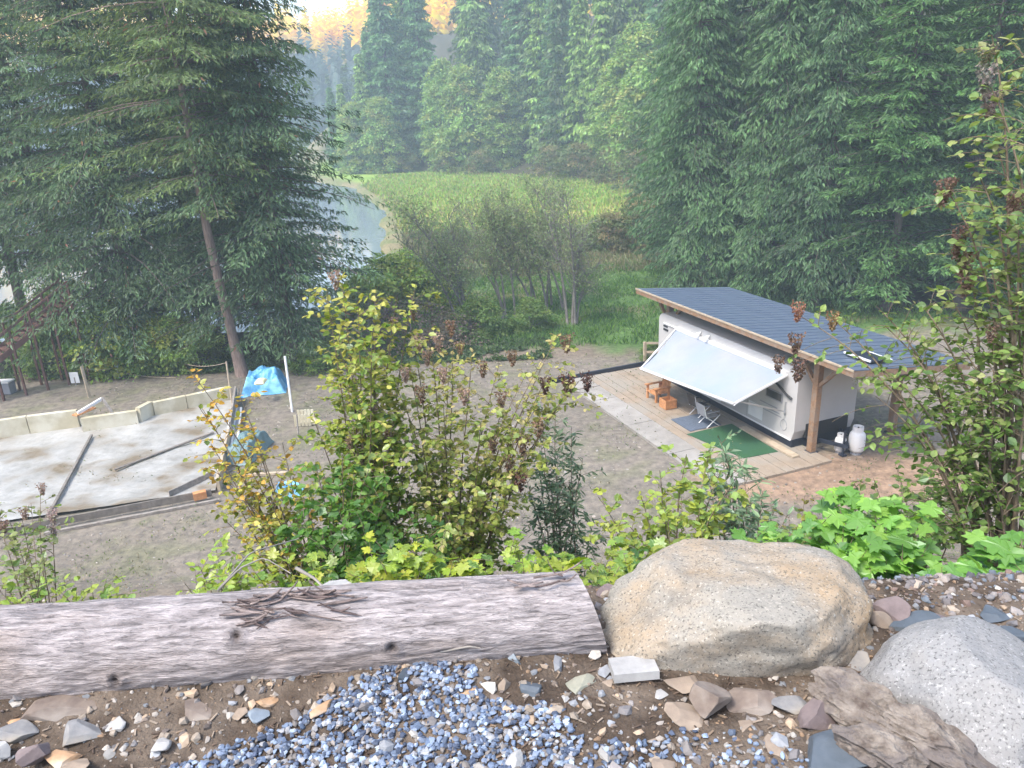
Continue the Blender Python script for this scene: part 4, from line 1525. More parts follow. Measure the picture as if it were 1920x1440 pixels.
rocks = [
    # px, py, width px, height px, depth/width, material, rot, label
    (115, 1322, 112, 46, 0.6, 'brown', 0.1, 'long low brown-grey rock under the log at the far left'),
    (150, 1363, 62, 46, 0.8, 'grey', 0.5, 'rounded grey rock below the long low rock at the left'),
    (210, 1358, 48, 20, 0.7, 'light', 0.2, 'small whitish flat stone right of the rounded grey rock'),
    (30, 1364, 62, 34, 0.7, 'grey', -0.4, 'tilted grey rock near the left border'),
    (22, 1352, 40, 16, 0.6, 'orange', 0.2, 'thin orange stone on top of the tilted grey rock'),
    (70, 1400, 56, 58, 0.8, 'purple', 0.9, 'reddish brown triangular rock near the bottom left corner'),
    (9, 1397, 32, 36, 0.8, 'light', 0.0, 'light grey stone cut by the left border'),
    (302, 1388, 34, 34, 0.9, 'light', 0.3, 'white angular stone alone at the left edge of the blue gravel'),
    (116, 1414, 52, 26, 0.7, 'orange', -0.3, 'orange-tan flat stone below the triangular rock'),
    (140, 1434, 56, 22, 0.7, 'tan', 0.1, 'cream flat stone at the bottom border on the left'),
    (372, 1326, 62, 34, 0.7, 'brown', -0.3, 'tan-brown wedge rock half buried above the white angular stone'),
    (450, 1331, 38, 26, 0.8, 'tan', -0.5, 'cream oval pebble left of the blue gravel'),
    (489, 1334, 40, 28, 0.8, 'slate', 0.3, 'blue-grey stone right of the cream oval pebble'),
    (516, 1280, 26, 27, 0.8, 'light', 0.2, 'round whitish pebble just below the log'),
    (500, 1310, 40, 28, 0.7, 'orange', 0.6, 'rusty triangular stone below the round whitish pebble'),
    (606, 1323, 52, 30, 0.5, 'orange', 0.7, 'rusty curved shard lying on the blue gravel'),
    (440, 1297, 36, 20, 0.7, 'grey', 0.0, 'small dark grey stone at the foot of the log'),
    (676, 1254, 56, 34, 0.7, 'brown', -0.2, 'flat grey-brown rock against the middle of the log'),
    (718, 1262, 32, 26, 0.7, 'brown', 0.5, 'small brown stone between the flat rock and the dark slate'),
    (760, 1264, 46, 42, 0.6, 'dark', 0.8, 'nearly black slate chunk at the top of the blue gravel'),
    (910, 1233, 78, 26, 0.45, 'slate', -0.45, 'long pale blue-grey slate leaning under the log'),
    (966, 1226, 62, 50, 0.35, 'slate', -0.8, 'triangular slate flake with a pale edge leaning on the log'),
    (882, 1289, 74, 42, 0.6, 'orange', 0.5, 'large rusty wedge-shaped rock above the blue gravel'),
    (858, 1268, 30, 18, 0.6, 'slate', 0.1, 'small blue-grey chip left of the rusty wedge rock'),
    (946, 1279, 24, 42, 0.9, 'tan', 0.1, 'small upright tan stone right of the rusty wedge rock'),
    (988, 1280, 52, 46, 0.8, 'dark', 0.2, 'dark grey block right of the upright tan stone'),
    (1022, 1249, 24, 32, 0.6, 'tan', -0.5, 'pale stub of stone standing beside the dark grey block'),
    (1086, 1274, 64, 40, 0.7, 'green', 0.05, 'greenish grey squarish block below the end of the log'),
    (1142, 1276, 26, 20, 0.9, 'tan', 0.4, 'small tan stone between the squarish block and the pale paver'),
    (1060, 1306, 20, 18, 0.9, 'light', 0.4, 'small white pebble below the greenish block'),
    (1037, 1320, 26, 16, 0.9, 'tan', 0.7, 'small pinkish white stone above the gravel'),
    (932, 1305, 32, 20, 0.9, 'brown', 0.7, 'small brown stone under the upright tan stone'),
    (1122, 1168, 38, 92, 0.9, 'light', 0.0, 'upright pale grey rock wedged between the log end and the big boulder'),
    (1290, 1334, 84, 34, 0.7, 'tan', -0.4, 'flat tan rock lying below the big boulder'),
    (1336, 1294, 72, 84, 0.8, 'brown', 0.5, 'rounded rough brown rock at the foot of the big boulder'),
    (1282, 1272, 66, 30, 0.8, 'tan', 0.2, 'knobbly tan rock pressed against the front of the boulder'),
    (1322, 1318, 28, 30, 0.9, 'orange', 0.2, 'small orange stone on the rounded rough rock'),
    (1412, 1312, 90, 26, 0.8, 'brown', 0.0, 'brown flat rock supporting the big boulder from below'),
    (1475, 1308, 60, 40, 0.8, 'grey', 0.3, 'grey rock under the right foot of the big boulder'),
    (1530, 1330, 70, 66, 0.8, 'purple', 0.3, 'purplish dark angular rock below the right end of the big boulder'),
    (1598, 1232, 84, 96, 0.8, 'grey', 0.6, 'grey sloping rock wedged between the two boulders'),
    (1560, 1400, 130, 76, 0.7, 'dark', 0.2, 'large dark shadowed rock at the bottom, left of the rotten wood'),
    (1448, 1388, 72, 30, 0.8, 'tan', -0.3, 'rounded tan stone right of the sparse gravel'),
    (1400, 1356, 34, 16, 0.9, 'tan', 0.3, 'small tan chip above the rounded tan stone'),
    (1665, 1126, 66, 52, 0.7, 'purple', -0.6, 'reddish brown rock chunk behind the right end of the big boulder'),
    (1654, 1152, 44, 36, 0.8, 'tan', -0.4, 'tan rock leaning on the right end of the big boulder'),
    (1716, 1166, 100, 24, 0.7, 'dark', -0.4, 'dark flat rock slab behind the grey boulder'),
    (1770, 1160, 70, 36, 0.8, 'purple', -0.5, 'brown slab tilted behind the grey boulder'),
    (1850, 1198, 52, 42, 0.8, 'slate', -0.4, 'bluish rock above the right shoulder of the grey boulder'),
    (1895, 1185, 46, 34, 0.8, 'dark', 0.3, 'dark blue stone near the right border above the grey boulder'),
    (1885, 1215, 60, 36, 0.8, 'grey', 0.6, 'light grey stone pile piece right of the bluish rock'),
    (1910, 1248, 40, 34, 0.8, 'brown', 0.2, 'brown stone at the right border beside the grey boulder'),
    (1860, 1146, 60, 26, 0.8, 'dark', 0.1, 'dark stone under the bright maple leaves at the right'),
    (1800, 1182, 40, 26, 0.8, 'brown', 0.1, 'brown stone behind the top of the grey boulder'),
    (1175, 1125, 40, 26, 0.8, 'dark', 0.2, 'dark purple stone in the rubble behind the log end'),
    (1145, 1110, 50, 26, 0.8, 'purple', 0.7, 'purplish stone in the rubble nearest the log end'),
    (1212, 1100, 42, 26, 0.8, 'grey', 0.5, 'grey stone left of the boulder crest in the rubble'),
    (640, 1090, 90, 34, 0.7, 'light', 0.1, 'pale rock pile piece showing over the middle of the log'),
    (595, 1092, 46, 26, 0.7, 'tan', 0.8, 'pinkish pale rock beside the splintered bark on the log'),
    (1250, 1430, 50, 24, 0.8, 'tan', 0.1, 'tan stone at the bottom border in the gravel'),
    (968, 1420, 40, 34, 0.8, 'light', 0.8, 'whitish stone lying in the gravel at the bottom border'),
    (800, 1306, 26, 14, 0.8, 'tan', 0.8, 'small pale chip at the top edge of the gravel'),
    (880, 1330, 28, 18, 0.8, 'purple', 0.8, 'small purplish stone in the upper gravel'),
    (1240, 1296, 30, 16, 0.8, 'light', 0.3, 'small whitish chip in front of the pale paver'),
]
for k, (px, py, wp, hp, dr, mt, rot, lab) in enumerate(rocks):
    low = py + hp * 0.42
    far = py < 1200 and not (1560 < px < 1640) and not px == 1122
    if far:
        b0 = at(px, low, 10.36)
        gz = float(pad_z(b0[0:1], b0[1:2])[0])
        b0[2] = gz if gz > 10.2 else 10.3
    else:
        b0 = at(px, low, 10.37)
        if px == 1122:
            b0 = atd(1114, 1215, 1.99)
        if 1560 < px < 1640:
            b0 = atd(px + 8, 1290, 1.88)
    dist = np.linalg.norm(b0 - CAM)
    sx = wp / FPX * dist
    sz = hp / FPX * dist * 1.05
    sy = sx * dr
    # the view looks down on things: part of the height in the picture is depth
    sz = max(0.25 * sx, sz - 0.45 * sy * 0.9) if px != 1122 else sz
    lv = 4 if wp > 34 else 3
    V = rockV(lv, (sx, sy, sz), 300 + k, 14, 0.035, 0.40, 0.78, 2.5)
    c_ = rotm((0, 0, 1), rot if px != 1122 else 0)
    tilt = rotm((0, 1, 0), 0.25 * math.sin(k * 2.7))
    if 'leaning' in lab:
        tilt = rotm((0, 1, 0), 0.55) @ rotm((1, 0, 0), 0.5)
    V = V @ tilt.T @ c_.T
    V = V + b0 + [0, 0, sz * 0.30]
    g = G()
    g.add(V, ICO[lv][1])
    single('rock', g, STONE[mt], lab, 'rock', smooth=False, group='rocks lying around the log and boulders')

# pale rectangular paver
b0 = at(1190, 1262, 10.40)
g = G()
g.box(b0 + [0, 0.02, 0.0], 0.135, 0.085, 0.028, rotm((0, 0, 1), 0.08).T @ rotm((1, 0, 0), -0.1).T)
single('paver', g, STONE['light'], 'pale rectangular paver offcut lying in front of the big boulder', 'paver')

# ---- gravel
poly = [(260, 1460), (430, 1385), (560, 1335), (690, 1268), (800, 1255), (905, 1310), (1060, 1330), (1095, 1400), (1160, 1380), (1300, 1365), (1440, 1400), (1560, 1460)]


def stones(n, region, smin, smax, cols, seed, lift=0.3, expo=2.0, flat=0.7):
    q = np.random.default_rng(seed)
    pts = region(n, q)
    n = len(pts)
    V0, F0 = ICO[1]
    V0 = V0.copy()
    s = smin + (smax - smin) * q.uniform(0, 1, n) ** expo
    A = unit(q.normal(0, 1, (n, 4)))
    w_, x_, y_, z_ = A.T
    R = np.stack([np.stack([1 - 2 * (y_ ** 2 + z_ ** 2), 2 * (x_ * y_ - z_ * w_), 2 * (x_ * z_ + y_ * w_)], -1),
                  np.stack([2 * (x_ * y_ + z_ * w_), 1 - 2 * (x_ ** 2 + z_ ** 2), 2 * (y_ * z_ - x_ * w_)], -1),
                  np.stack([2 * (x_ * z_ - y_ * w_), 2 * (y_ * z_ + x_ * w_), 1 - 2 * (x_ ** 2 + y_ ** 2)], -1)], 1)
    dims = q.uniform(0.55, 1.15, (n, 3))
    jit = 1 + q.uniform(-0.4, 0.4, (n, len(V0), 1))
    V = V0[None] * jit * dims[:, None, :]
    V = np.einsum('nij,nkj->nki', R, V)
    V[:, :, 2] *= flat
    V = V * s[:, None, None] + pts[:, None, :]
    V[:, :, 2] += (s * lift)[:, None]
    ci = q.integers(0, len(cols), n)
    c = np.asarray(cols)[ci] * q.uniform(0.75, 1.25, (n, 1))
    g = G()
    F = F0[None] + (np.arange(n) * len(V0))[:, None, None]
    g.add(V.reshape(-1, 3), F.reshape(-1, 3), np.repeat(c, len(V0), 0))
    return g


def in_poly(p, poly):
    x, y = p[:, 0], p[:, 1]
    c = np.zeros(len(p), bool)
    j = len(poly) - 1
    for i in range(len(poly)):
        xi, yi = poly[i]
        xj, yj = poly[j]
        k = ((yi > y) != (yj > y)) & (x < (xj - xi) * (y - yi) / (yj - yi + 1e-12) + xi)
        c ^= k
        j = i
    return c


wpoly = [tuple(at(a, b_, 10.38)[:2]) for a, b_ in poly]
wpoly = wpoly + [(0.9, 0.9), (-0.9, 0.9)]


def gravel_region(n, q):
    P = np.stack([q.uniform(-1.3, 1.2, n * 3), q.uniform(0.9, 2.2, n * 3)], 1)
    jit = 0.10 * fbm(np.stack([P[:, 0] * 6, P[:, 1] * 6, 0 * P[:, 0]], 1), 3, 81)
    k = in_poly(P + np.stack([jit, jit], 1), wpoly)
    sparse = ss(0.1, 0.45, P[:, 0])
    dens = 1 - 0.75 * sparse * (fbm(np.stack([P[:, 0] * 4, P[:, 1] * 4, 0 * P[:, 0]], 1), 3, 82) < 0.12)
    k &= q.uniform(0, 1, len(P)) < dens
    P = P[k][:n]
    return np.stack([P[:, 0], P[:, 1], pad_z(P[:, 0], P[:, 1]) + 0.004 * q.uniform(0, 1.5, len(P))], 1)


def dirt_region(n, q):
    P = np.stack([q.uniform(-1.9, 1.9, n), q.uniform(1.15, 2.3, n)], 1)
    return np.stack([P[:, 0], P[:, 1], pad_z(P[:, 0], P[:, 1])], 1)


def rubble_region(n, q):
    P = np.stack([q.uniform(0.05, 3.0, n * 2), q.uniform(2.15, 3.1, n * 2)], 1)
    k = q.uniform(0, 1, len(P)) < 0.35 + 0.65 * ss(0.9, 1.3, P[:, 0])
    P = P[k][:n]
    return np.stack([P[:, 0], P[:, 1], pad_z(P[:, 0], P[:, 1])], 1)


M_grav = surf('crushed_gravel', (1.1, 1.1, 1.1), (0.85, 0.85, 0.85), scale=60, rough=0.7, tint=True, spec=0.35)
blue = [(0.12, 0.16, 0.235), (0.20, 0.255, 0.35), (0.07, 0.09, 0.14), (0.32, 0.38, 0.47), (0.05, 0.065, 0.10), (0.17, 0.21, 0.29), (0.11, 0.14, 0.20), (0.27, 0.27, 0.28), (0.19, 0.17, 0.155)]
g = stones(9500, gravel_region, 0.0065, 0.0125, blue, 91, 0.25, 1.2)
structure('gravel', g, M_grav, False, 'stuff', 'crushed blue-grey gravel in the foreground')
earth = [(0.17, 0.135, 0.11), (0.22, 0.185, 0.15), (0.28, 0.25, 0.22), (0.11, 0.09, 0.08), (0.18, 0.19, 0.205), (0.36, 0.32, 0.28), (0.24, 0.16, 0.10)]
g = stones(7200, dirt_region, 0.003, 0.013, earth, 92, 0.1, 3.0)
structure('pebbles', g, M_grav, False, 'stuff', 'small brown and grey pebbles strewn over the earth')
g = stones(3000, rubble_region, 0.005, 0.022, [(0.15, 0.135, 0.135), (0.21, 0.20, 0.20), (0.09, 0.09, 0.10), (0.24, 0.205, 0.18), (0.17, 0.12, 0.10), (0.13, 0.155, 0.185)], 93, 0.2, 2.2)
structure('rubble', g, M_grav, False, 'stuff', 'broken stone rubble behind the log end and boulders')
g = stones(900, dirt_region, 0.010, 0.026, [(0.30, 0.25, 0.20), (0.22, 0.20, 0.19), (0.36, 0.27, 0.19), (0.27, 0.28, 0.30), (0.42, 0.39, 0.35), (0.15, 0.14, 0.14)], 95, 0.15, 1.8)
structure('broken_stones', g, M_grav, False, 'stuff', 'angular broken stones half sunk in the earth')
# bark chips and twigs on the earth
g = G()
q = np.random.default_rng(94)
for k in range(4200):
    x, y = q.uniform(-2.4, 2.4), q.uniform(1.1, 2.3)
    z = float(pad_z(np.array([x]), np.array([y]))[0]) + 0.004
    a = q.uniform(0, PI)
    L = q.uniform(0.006, 0.03)
    ax = rotm((0, 0, 1), a).T @ rotm((0, 1, 0), q.uniform(-0.5, 0.5)).T
    c = np.array([(0.13, 0.09, 0.065), (0.20, 0.145, 0.10), (0.08, 0.055, 0.04), (0.27, 0.215, 0.165)][q.integers(0, 4)])
    g.box([x, y, z], L, L * 0.2, 0.002, ax, c)
structure('wood_chips', g, M_grav, False, 'stuff', 'bark chips and twigs scattered over the earth')

# ---- the two boulders
def boulder(center, dims, lv, planes, seed, rough, bumps, rotz=0.0, pw=2.4):
    V = ICO[lv][0].copy()
    # superellipsoid
    V = np.sign(V) * np.abs(V) ** (2 / pw)
    V = V / (np.sum(np.abs(V) ** pw, 1) ** (1 / pw))[:, None]
    for n_, d, soft in planes:
        n_ = unit(np.array(n_, float))
        e = V @ n_ - d
        V = V - n_ * (np.maximum(0, e) * soft)[:, None]
    U = unit(V)
    V = V + U * (rough * fbm(V * 1.7 + seed, 3, seed) + rough * 0.45 * fbm(V * 5 + seed, 4, seed + 2) + bumps * fbm(V * 22, 3, seed + 5))[:, None]
    V = V * np.array(dims) / 2
    V = V @ rotm((0, 0, 1), rotz).T + center
    return V


def granite(name, base, warm, dark, wscale, wthr, speck=120.0):
    m, t, out = nt(name)
    N, Lk = t.nodes, t.links
    b = N.new('ShaderNodeBsdfPrincipled')
    b.inputs['Roughness'].default_value = 0.85
    b.inputs['Specular IOR Level'].default_value = 0.3
    tc = N.new('ShaderNodeTexCoord')

    def noise(sc_, det=5, rgh=0.6):
        n = N.new('ShaderNodeTexNoise')
        n.inputs['Scale'].default_value = sc_
        n.inputs['Detail'].default_value = det
        n.inputs['Roughness'].default_value = rgh
        Lk.new(tc.outputs['Object'], n.inputs[0])
        return n.outputs[0]

    def ramp(src, a, b_):
        r = N.new('ShaderNodeMapRange')
        r.inputs['From Min'].default_value = a
        r.inputs['From Max'].default_value = b_
        Lk.new(src, r.inputs[0])
        return r.outputs[0]

    def mix(f, a, b_):
        x = N.new('ShaderNodeMix')
        x.data_type = 'RGBA'
        Lk.new(f, x.inputs[0])
        for s_, v in ((6, a), (7, b_)):
            if isinstance(v, tuple):
                x.inputs[s_].default_value = (*v, 1)
            else:
                Lk.new(v, x.inputs[s_])
        return x.outputs[2]
    c = mix(ramp(noise(wscale, 6), *wthr), base, warm)
    c = mix(ramp(noise(3.3, 8, 0.7), 0.52, 0.72), c, dark)
    fine = noise(speck, 3, 0.7)
    c = mix(ramp(fine, 0.54, 0.66), c, tuple(v * 0.35 for v in base))
    c = mix(ramp(noise(speck * 0.8, 3, 0.7), 0.58, 0.68), c, tuple(min(0.8, v * 1.55) for v in base))
    Lk.new(c, b.inputs['Base Color'])
    bm = N.new('ShaderNodeBump')
    bm.inputs['Strength'].default_value = 0.6
    bm.inputs['Distance'].default_value = 0.006
    Lk.new(noise(45, 8, 0.7), bm.inputs['Height'])
    Lk.new(bm.outputs[0], b.inputs['Normal'])
    Lk.new(b.outputs[0], out.inputs[0])
    return m


M_gran1 = granite('warm_granite', (0.27, 0.25, 0.215), (0.33, 0.235, 0.14), (0.15, 0.135, 0.115), 2.2, (0.42, 0.62))
M_gran2 = granite('grey_granite', (0.25, 0.245, 0.24), (0.23, 0.20, 0.165), (0.15, 0.15, 0.148), 2.0, (0.55, 0.75))
bc = atd(1398, 1190, 2.08)
V = boulder(bc, (0.94, 0.66, 0.62), 6, [((0.10, 0.10, 1), 0.66, 0.88), ((0.55, -0.6, -0.62), 0.52, 0.85), ((-0.15, -1, -0.15), 0.62, 0.9), ((-0.8, -0.4, 0.9), 0.80, 0.7), ((0.7, -0.7, 0.25), 0.78, 0.8), ((0.9, -0.2, 0.5), 0.80, 0.7), ((-0.85, 0, 0.75), 0.86, 0.5), ((0.35, -0.75, -1), 0.60, 0.7), ((-0.5, -0.5, -1), 0.74, 0.6)], 3, 0.12, 0.008, -0.04, 2.3)
g = G()
g.add(V, ICO[6][1])
single('boulder', g, M_gran1, 'big tan granite boulder with a pale worn top beside the log end', 'boulder', smooth=True, group='boulders on the ledge')
bc = atd(1822, 1368, 1.70)
V = boulder(bc, (0.68, 0.60, 0.58), 6, [((0.5, -0.3, 1), 0.76, 0.7), ((-1, -0.2, 0.2), 0.80, 0.7), ((0.2, -1, 0.3), 0.72, 0.8), ((-0.6, -0.7, 0.6), 0.82, 0.7)], 8, 0.07, 0.005, 0.5, 2.15)
g = G()
g.add(V, ICO[6][1])
single('boulder', g, M_gran2, 'rounded speckled grey granite boulder at the right bottom corner', 'boulder', smooth=True, group='boulders on the ledge')

# rotten splintered wood chunk, bottom right
M_rot = surf('rotten_wood', (0.27, 0.235, 0.20), (0.075, 0.055, 0.045), scale=13, rough=0.9, bump=0.9, bscale=24, bdist=0.02, stretch=(1.5, 1.5, 1.5), c3=(0.13, 0.11, 0.10), scale3=7, thr=(0.5, 0.58))
rt = thing('rotten_stump', 'broken pinkish tan rotten wood chunk lying below the grey boulder', 'driftwood', at(1680, 1400, 10.36))
for k, (px, py, Yd, dm, ra, cut) in enumerate(((1650, 1350, 1.72, (0.36, 0.16, 0.15), (-0.75, 0.35), 12), (1600, 1318, 1.80, (0.17, 0.09, 0.12), (-0.6, 0.5), 10), (1740, 1400, 1.62, (0.32, 0.13, 0.12), (-0.6, 0.25), 12), (1640, 1412, 1.60, (0.22, 0.12, 0.10), (-0.4, 0.3), 10), (1700, 1350, 1.74, (0.22, 0.10, 0.08), (-0.5, 0.3), 10))):
    V = rockV(6, dm, 500 + k, cut, 0.0, 0.45, 0.8)
    f = V * [8, 30, 30]
    V = V + unit(V) * (0.034 * (0.5 - np.abs(fbm(f + k, 4, 66)) * 1.6))[:, None]
    V = V @ rotm((0, 1, 0), ra[1] * 0.4).T @ rotm((0, 0, 1), ra[0]).T + atd(px, py, Yd - 0.10) + [0, 0, 0.01]
    g = G()
    g.add(V, ICO[6][1])
    part(rt, 'wood_fragment', g, M_rot)

# ---- the log
la, lb = atd(-420, 1262, 1.98), atd(1104, 1150, 2.08)
ld = unit(lb - la)
LL_ = np.linalg.norm(lb - la)
lx_ = unit(np.cross(ld, [0, 0, 1.0]))
lz_ = np.cross(lx_, ld)
NU, NV = 720, 100
s_ = np.linspace(0, 1, NU)
a_ = np.linspace(0, 2 * PI, NV, endpoint=True)
S_, A_ = np.meshgrid(s_ * LL_, a_, indexing='ij')
rad = 0.138 + 0.012 * np.sin(S_ * 1.3 + 0.5)
rad = rad + 0.012 * ss(1.2, 0.2, S_)
Pn = np.stack([S_ * 1.6, np.cos(A_) * 2.2, np.sin(A_) * 2.2], -1).reshape(-1, 3)
rad = rad + 0.012 * fbm(Pn, 3, 101).reshape(NU, NV)
warp = 0.5 * fbm(np.stack([S_ * 1.5, np.cos(A_), np.sin(A_)], -1).reshape(-1, 3), 2, 104).reshape(NU, NV)
Pf = np.stack([S_ * 6, np.cos(A_ + warp * 0.3) * 14, np.sin(A_ + warp * 0.3) * 14], -1).reshape(-1, 3)
fib = fbm(Pf, 3, 102).reshape(NU, NV)
Pf2 = np.stack([S_ * 16, np.cos(A_) * 24, np.sin(A_) * 24], -1).reshape(-1, 3)
fib2 = fbm(Pf2, 2, 105).reshape(NU, NV)
ridge = 1 - 2 * np.abs(fib)
disp = 0.0055 * ridge + 0.003 * fib2
knots = [(-1.22, 0.62), (-0.40, 0.85), (-1.38, 0.15), (-0.86, 1.3), (-1.9, 0.3)]
camdir = -1 if (lx_ @ (CAM - la)) < 0 else 1
knot_dark = np.zeros_like(S_)
for kx, ka in knots:
    su = (kx - la[0]) / ld[0]
    a0 = (0 if camdir > 0 else PI) + (ka - 0.6) * (1 if camdir > 0 else -1)
    da = (A_ - a0 + PI) % (2 * PI) - PI
    dd = np.sqrt(((S_ - su) / 0.020) ** 2 + (da / 0.14) ** 2)
    disp = disp + 0.005 * np.exp(-((dd - 1.1) / 0.6) ** 2) - 0.010 * np.exp(-(dd / 0.6) ** 2) + 0.004 * fib2 * np.exp(-(dd / 1.5) ** 2)
    knot_dark = np.maximum(knot_dark, np.exp(-(dd / 0.9) ** 2))
rad = rad + disp
end = ss(LL_ - 0.01, LL_, S_)
Pl = la + ld * S_[..., None] + (lx_ * np.cos(A_)[..., None] + lz_ * np.sin(A_)[..., None]) * rad[..., None]
Pl = Pl + ld * (0.04 * (np.cos(A_ + 0.7)) * ss(LL_ - 0.25, LL_, S_))[..., None]
big = fbm(np.stack([S_ * 3, np.cos(A_) * 1.5, np.sin(A_) * 1.5], -1).reshape(-1, 3), 3, 109).reshape(NU, NV)[..., None]
mid_ = fbm(np.stack([S_ * 9, np.cos(A_) * 16, np.sin(A_) * 16], -1).reshape(-1, 3), 3, 110).reshape(NU, NV)[..., None]
c = np.array([0.41, 0.365, 0.36]) + ss(-0.1, 0.5, big) * (np.array([0.38, 0.32, 0.295]) - np.array([0.41, 0.365, 0.36]))
c = c * (1 + 0.35 * mid_) * (0.72 + 0.45 * ss(0.2, 0.9, ridge)[..., None])
c = c + knot_dark[..., None] * (np.array([0.06, 0.045, 0.04]) - c)  # knot hollows coloured darker towards their centres
g = G()
g.grid(Pl, c)
lg = thing('fallen_log', 'weathered grey-pink cedar log lying along the edge of the ledge', 'log', (la + lb) / 2 - [0, 0, 0.14])


def bark_material():
    m, t, out = nt('log_bark')
    N, Lk = t.nodes, t.links
    b = N.new('ShaderNodeBsdfPrincipled')
    b.inputs['Roughness'].default_value = 0.9
    b.inputs['Specular IOR Level'].default_value = 0.2
    tc = N.new('ShaderNodeTexCoord')
    a = N.new('ShaderNodeVertexColor')
    a.layer_name = 'tint'

    def noise(st, sc_, det, dist=0.0):
        mp = N.new('ShaderNodeMapping')
        mp.inputs['Scale'].default_value = st
        mp.inputs['Rotation'].default_value = (0, 0, 0.04)
        Lk.new(tc.outputs['Object'], mp.inputs[0])
        n = N.new('ShaderNodeTexNoise')
        n.inputs['Scale'].default_value = sc_
        n.inputs['Detail'].default_value = det
        n.inputs['Roughness'].default_value = 0.7
        n.inputs['Distortion'].default_value = dist
        Lk.new(mp.outputs[0], n.inputs[0])
        return n.outputs[0]

    def rng_(src, a0, a1, b0, b1):
        r = N.new('ShaderNodeMapRange')
        for i_, v in ((1, a0), (2, a1), (3, b0), (4, b1)):
            r.inputs[i_].default_value = v
        Lk.new(src, r.inputs[0])
        return r.outputs[0]

    def mul(a0, b0):
        x = N.new('ShaderNodeMath')
        x.operation = 'MULTIPLY'
        for i_, v in ((0, a0), (1, b0)):
            if isinstance(v, float):
                x.inputs[i_].default_value = v
            else:
                Lk.new(v, x.inputs[i_])
        return x.outputs[0]
    f1 = noise((0.22, 1.7, 1.7), 55, 6, 0.4)
    f2 = noise((0.35, 1.5, 1.5), 110, 4, 0.2)
    cr = rng_(noise((0.24, 1.6, 1.6), 62, 5, 0.4), 0.36, 0.46, 0.64, 1.0)
    tone = mul(mul(rng_(f1, 0.3, 0.7, 0.74, 1.22), rng_(f2, 0.3, 0.7, 0.75, 1.25)), cr)
    mx = N.new('ShaderNodeMix')
    mx.data_type = 'RGBA'
    mx.blend_type = 'MULTIPLY'
    mx.inputs[0].default_value = 1
    Lk.new(a.outputs[0], mx.inputs[6])
    cb = N.new('ShaderNodeCombineColor')
    for i_ in range(3):
        Lk.new(tone, cb.inputs[i_])
    Lk.new(cb.outputs[0], mx.inputs[7])
    Lk.new(mx.outputs[2], b.inputs['Base Color'])
    bm = N.new('ShaderNodeBump')
    bm.inputs['Strength'].default_value = 1.0
    bm.inputs['Distance'].default_value = 0.009
    Lk.new(tone, bm.inputs['Height'])
    Lk.new(bm.outputs[0], b.inputs['Normal'])
    Lk.new(b.outputs[0], out.inputs[0])
    return m


M_log = bark_material()
part(lg, 'bark', g, M_log, True)
g = G()
ring = Pl[-1]
cen = ring.mean(0)
rings = [cen + (ring - cen) * f for f in (1.0, 0.85, 0.6, 0.3, 0.02)]
g.grid(np.stack(rings))
part(lg, 'cut_end', g, M_paletimber)
# peeling strips of bark near the top
q = np.random.default_rng(111)
for k in range(44):
    px = q.uniform(455, 650) if k < 38 else q.uniform(900, 1075)
    s0 = (atd(px, 1150, 2.0)[0] - la[0]) / ld[0]
    a0 = (0 if camdir > 0 else PI) + (q.uniform(0.85, 1.6) if k < 38 else q.uniform(1.2, 1.6)) * (1 if camdir > 0 else -1)
    L = q.uniform(0.04, 0.17)
    w = q.uniform(0.002, 0.008)
    n = 7
    tt = np.linspace(-0.5, 0.5, n)
    lift = q.uniform(0.0, 0.045) * (tt * 2 * (1 if q.uniform() < 0.5 else -1)).clip(0, 1) ** 1.5 + 0.006
    skew = q.uniform(-0.35, 0.35) * 0.8
    st_ = s0 + tt * L
    at_a = a0 + skew * tt
    rr_ = 0.150 + lift
    ctr = la + ld * st_[:, None] + (lx_ * np.cos(at_a)[:, None] + lz_ * np.sin(at_a)[:, None]) * rr_[:, None]
    tang = (-lx_ * math.sin(a0) + lz_ * math.cos(a0))
    nrm = lx_ * math.cos(a0) + lz_ * math.sin(a0)
    wv = w * (1 - (np.abs(tt) * 2) ** 3 * 0.9)
    V = np.stack([ctr - tang * wv[:, None], ctr + nrm * 0.004, ctr + tang * wv[:, None], ctr - nrm * 0.004], 1)
    F = [[i * 4 + j, i * 4 + (j + 1) % 4, (i + 1) * 4 + (j + 1) % 4, (i + 1) * 4 + j] for i in range(n - 1) for j in range(4)]
    g = G()
    g.add(V.reshape(-1, 3), F, np.array([(0.36, 0.29, 0.27), (0.20, 0.15, 0.14), (0.28, 0.22, 0.2)][k % 3]))
    part(lg, 'bark_strip', g, M_log, True)
# arched root-like twig behind the log
def twig(pts, r, lab, m=None):
    g = G()
    g.tube(pts, np.linspace(r, r * 0.4, len(pts)), 5)
    return single('dead_twig', g, m or M_greytimber, lab, 'twig', smooth=True)


def curve3(P, n=12):
    P = np.asarray(P, float)
    t_ = np.linspace(0, len(P) - 1, n)
    return np.stack([np.interp(t_, np.arange(len(P)), P[:, i]) for i in range(3)], 1)


twig(curve3([atd(408, 1108, 2.25), atd(450, 1065, 2.3), atd(495, 1045, 2.35), atd(545, 1075, 2.3)]), 0.004, 'arching dead twig rising behind the log above the splintered bark')
twig(curve3([atd(410, 1105, 2.3), atd(470, 1035, 2.5), atd(560, 1010, 2.7)]), 0.004, 'long dead twig reaching up right behind the log')
twig(curve3([atd(555, 1065, 2.25), atd(590, 1085, 2.2), atd(610, 1105, 2.15)]), 0.007, 'short pale stick lying over the splintered bark')
twig(curve3([atd(825, 1222, 1.93), atd(880, 1212, 1.92), atd(900, 1215, 1.92)]), 0.005, 'thin stick against the underside of the log')

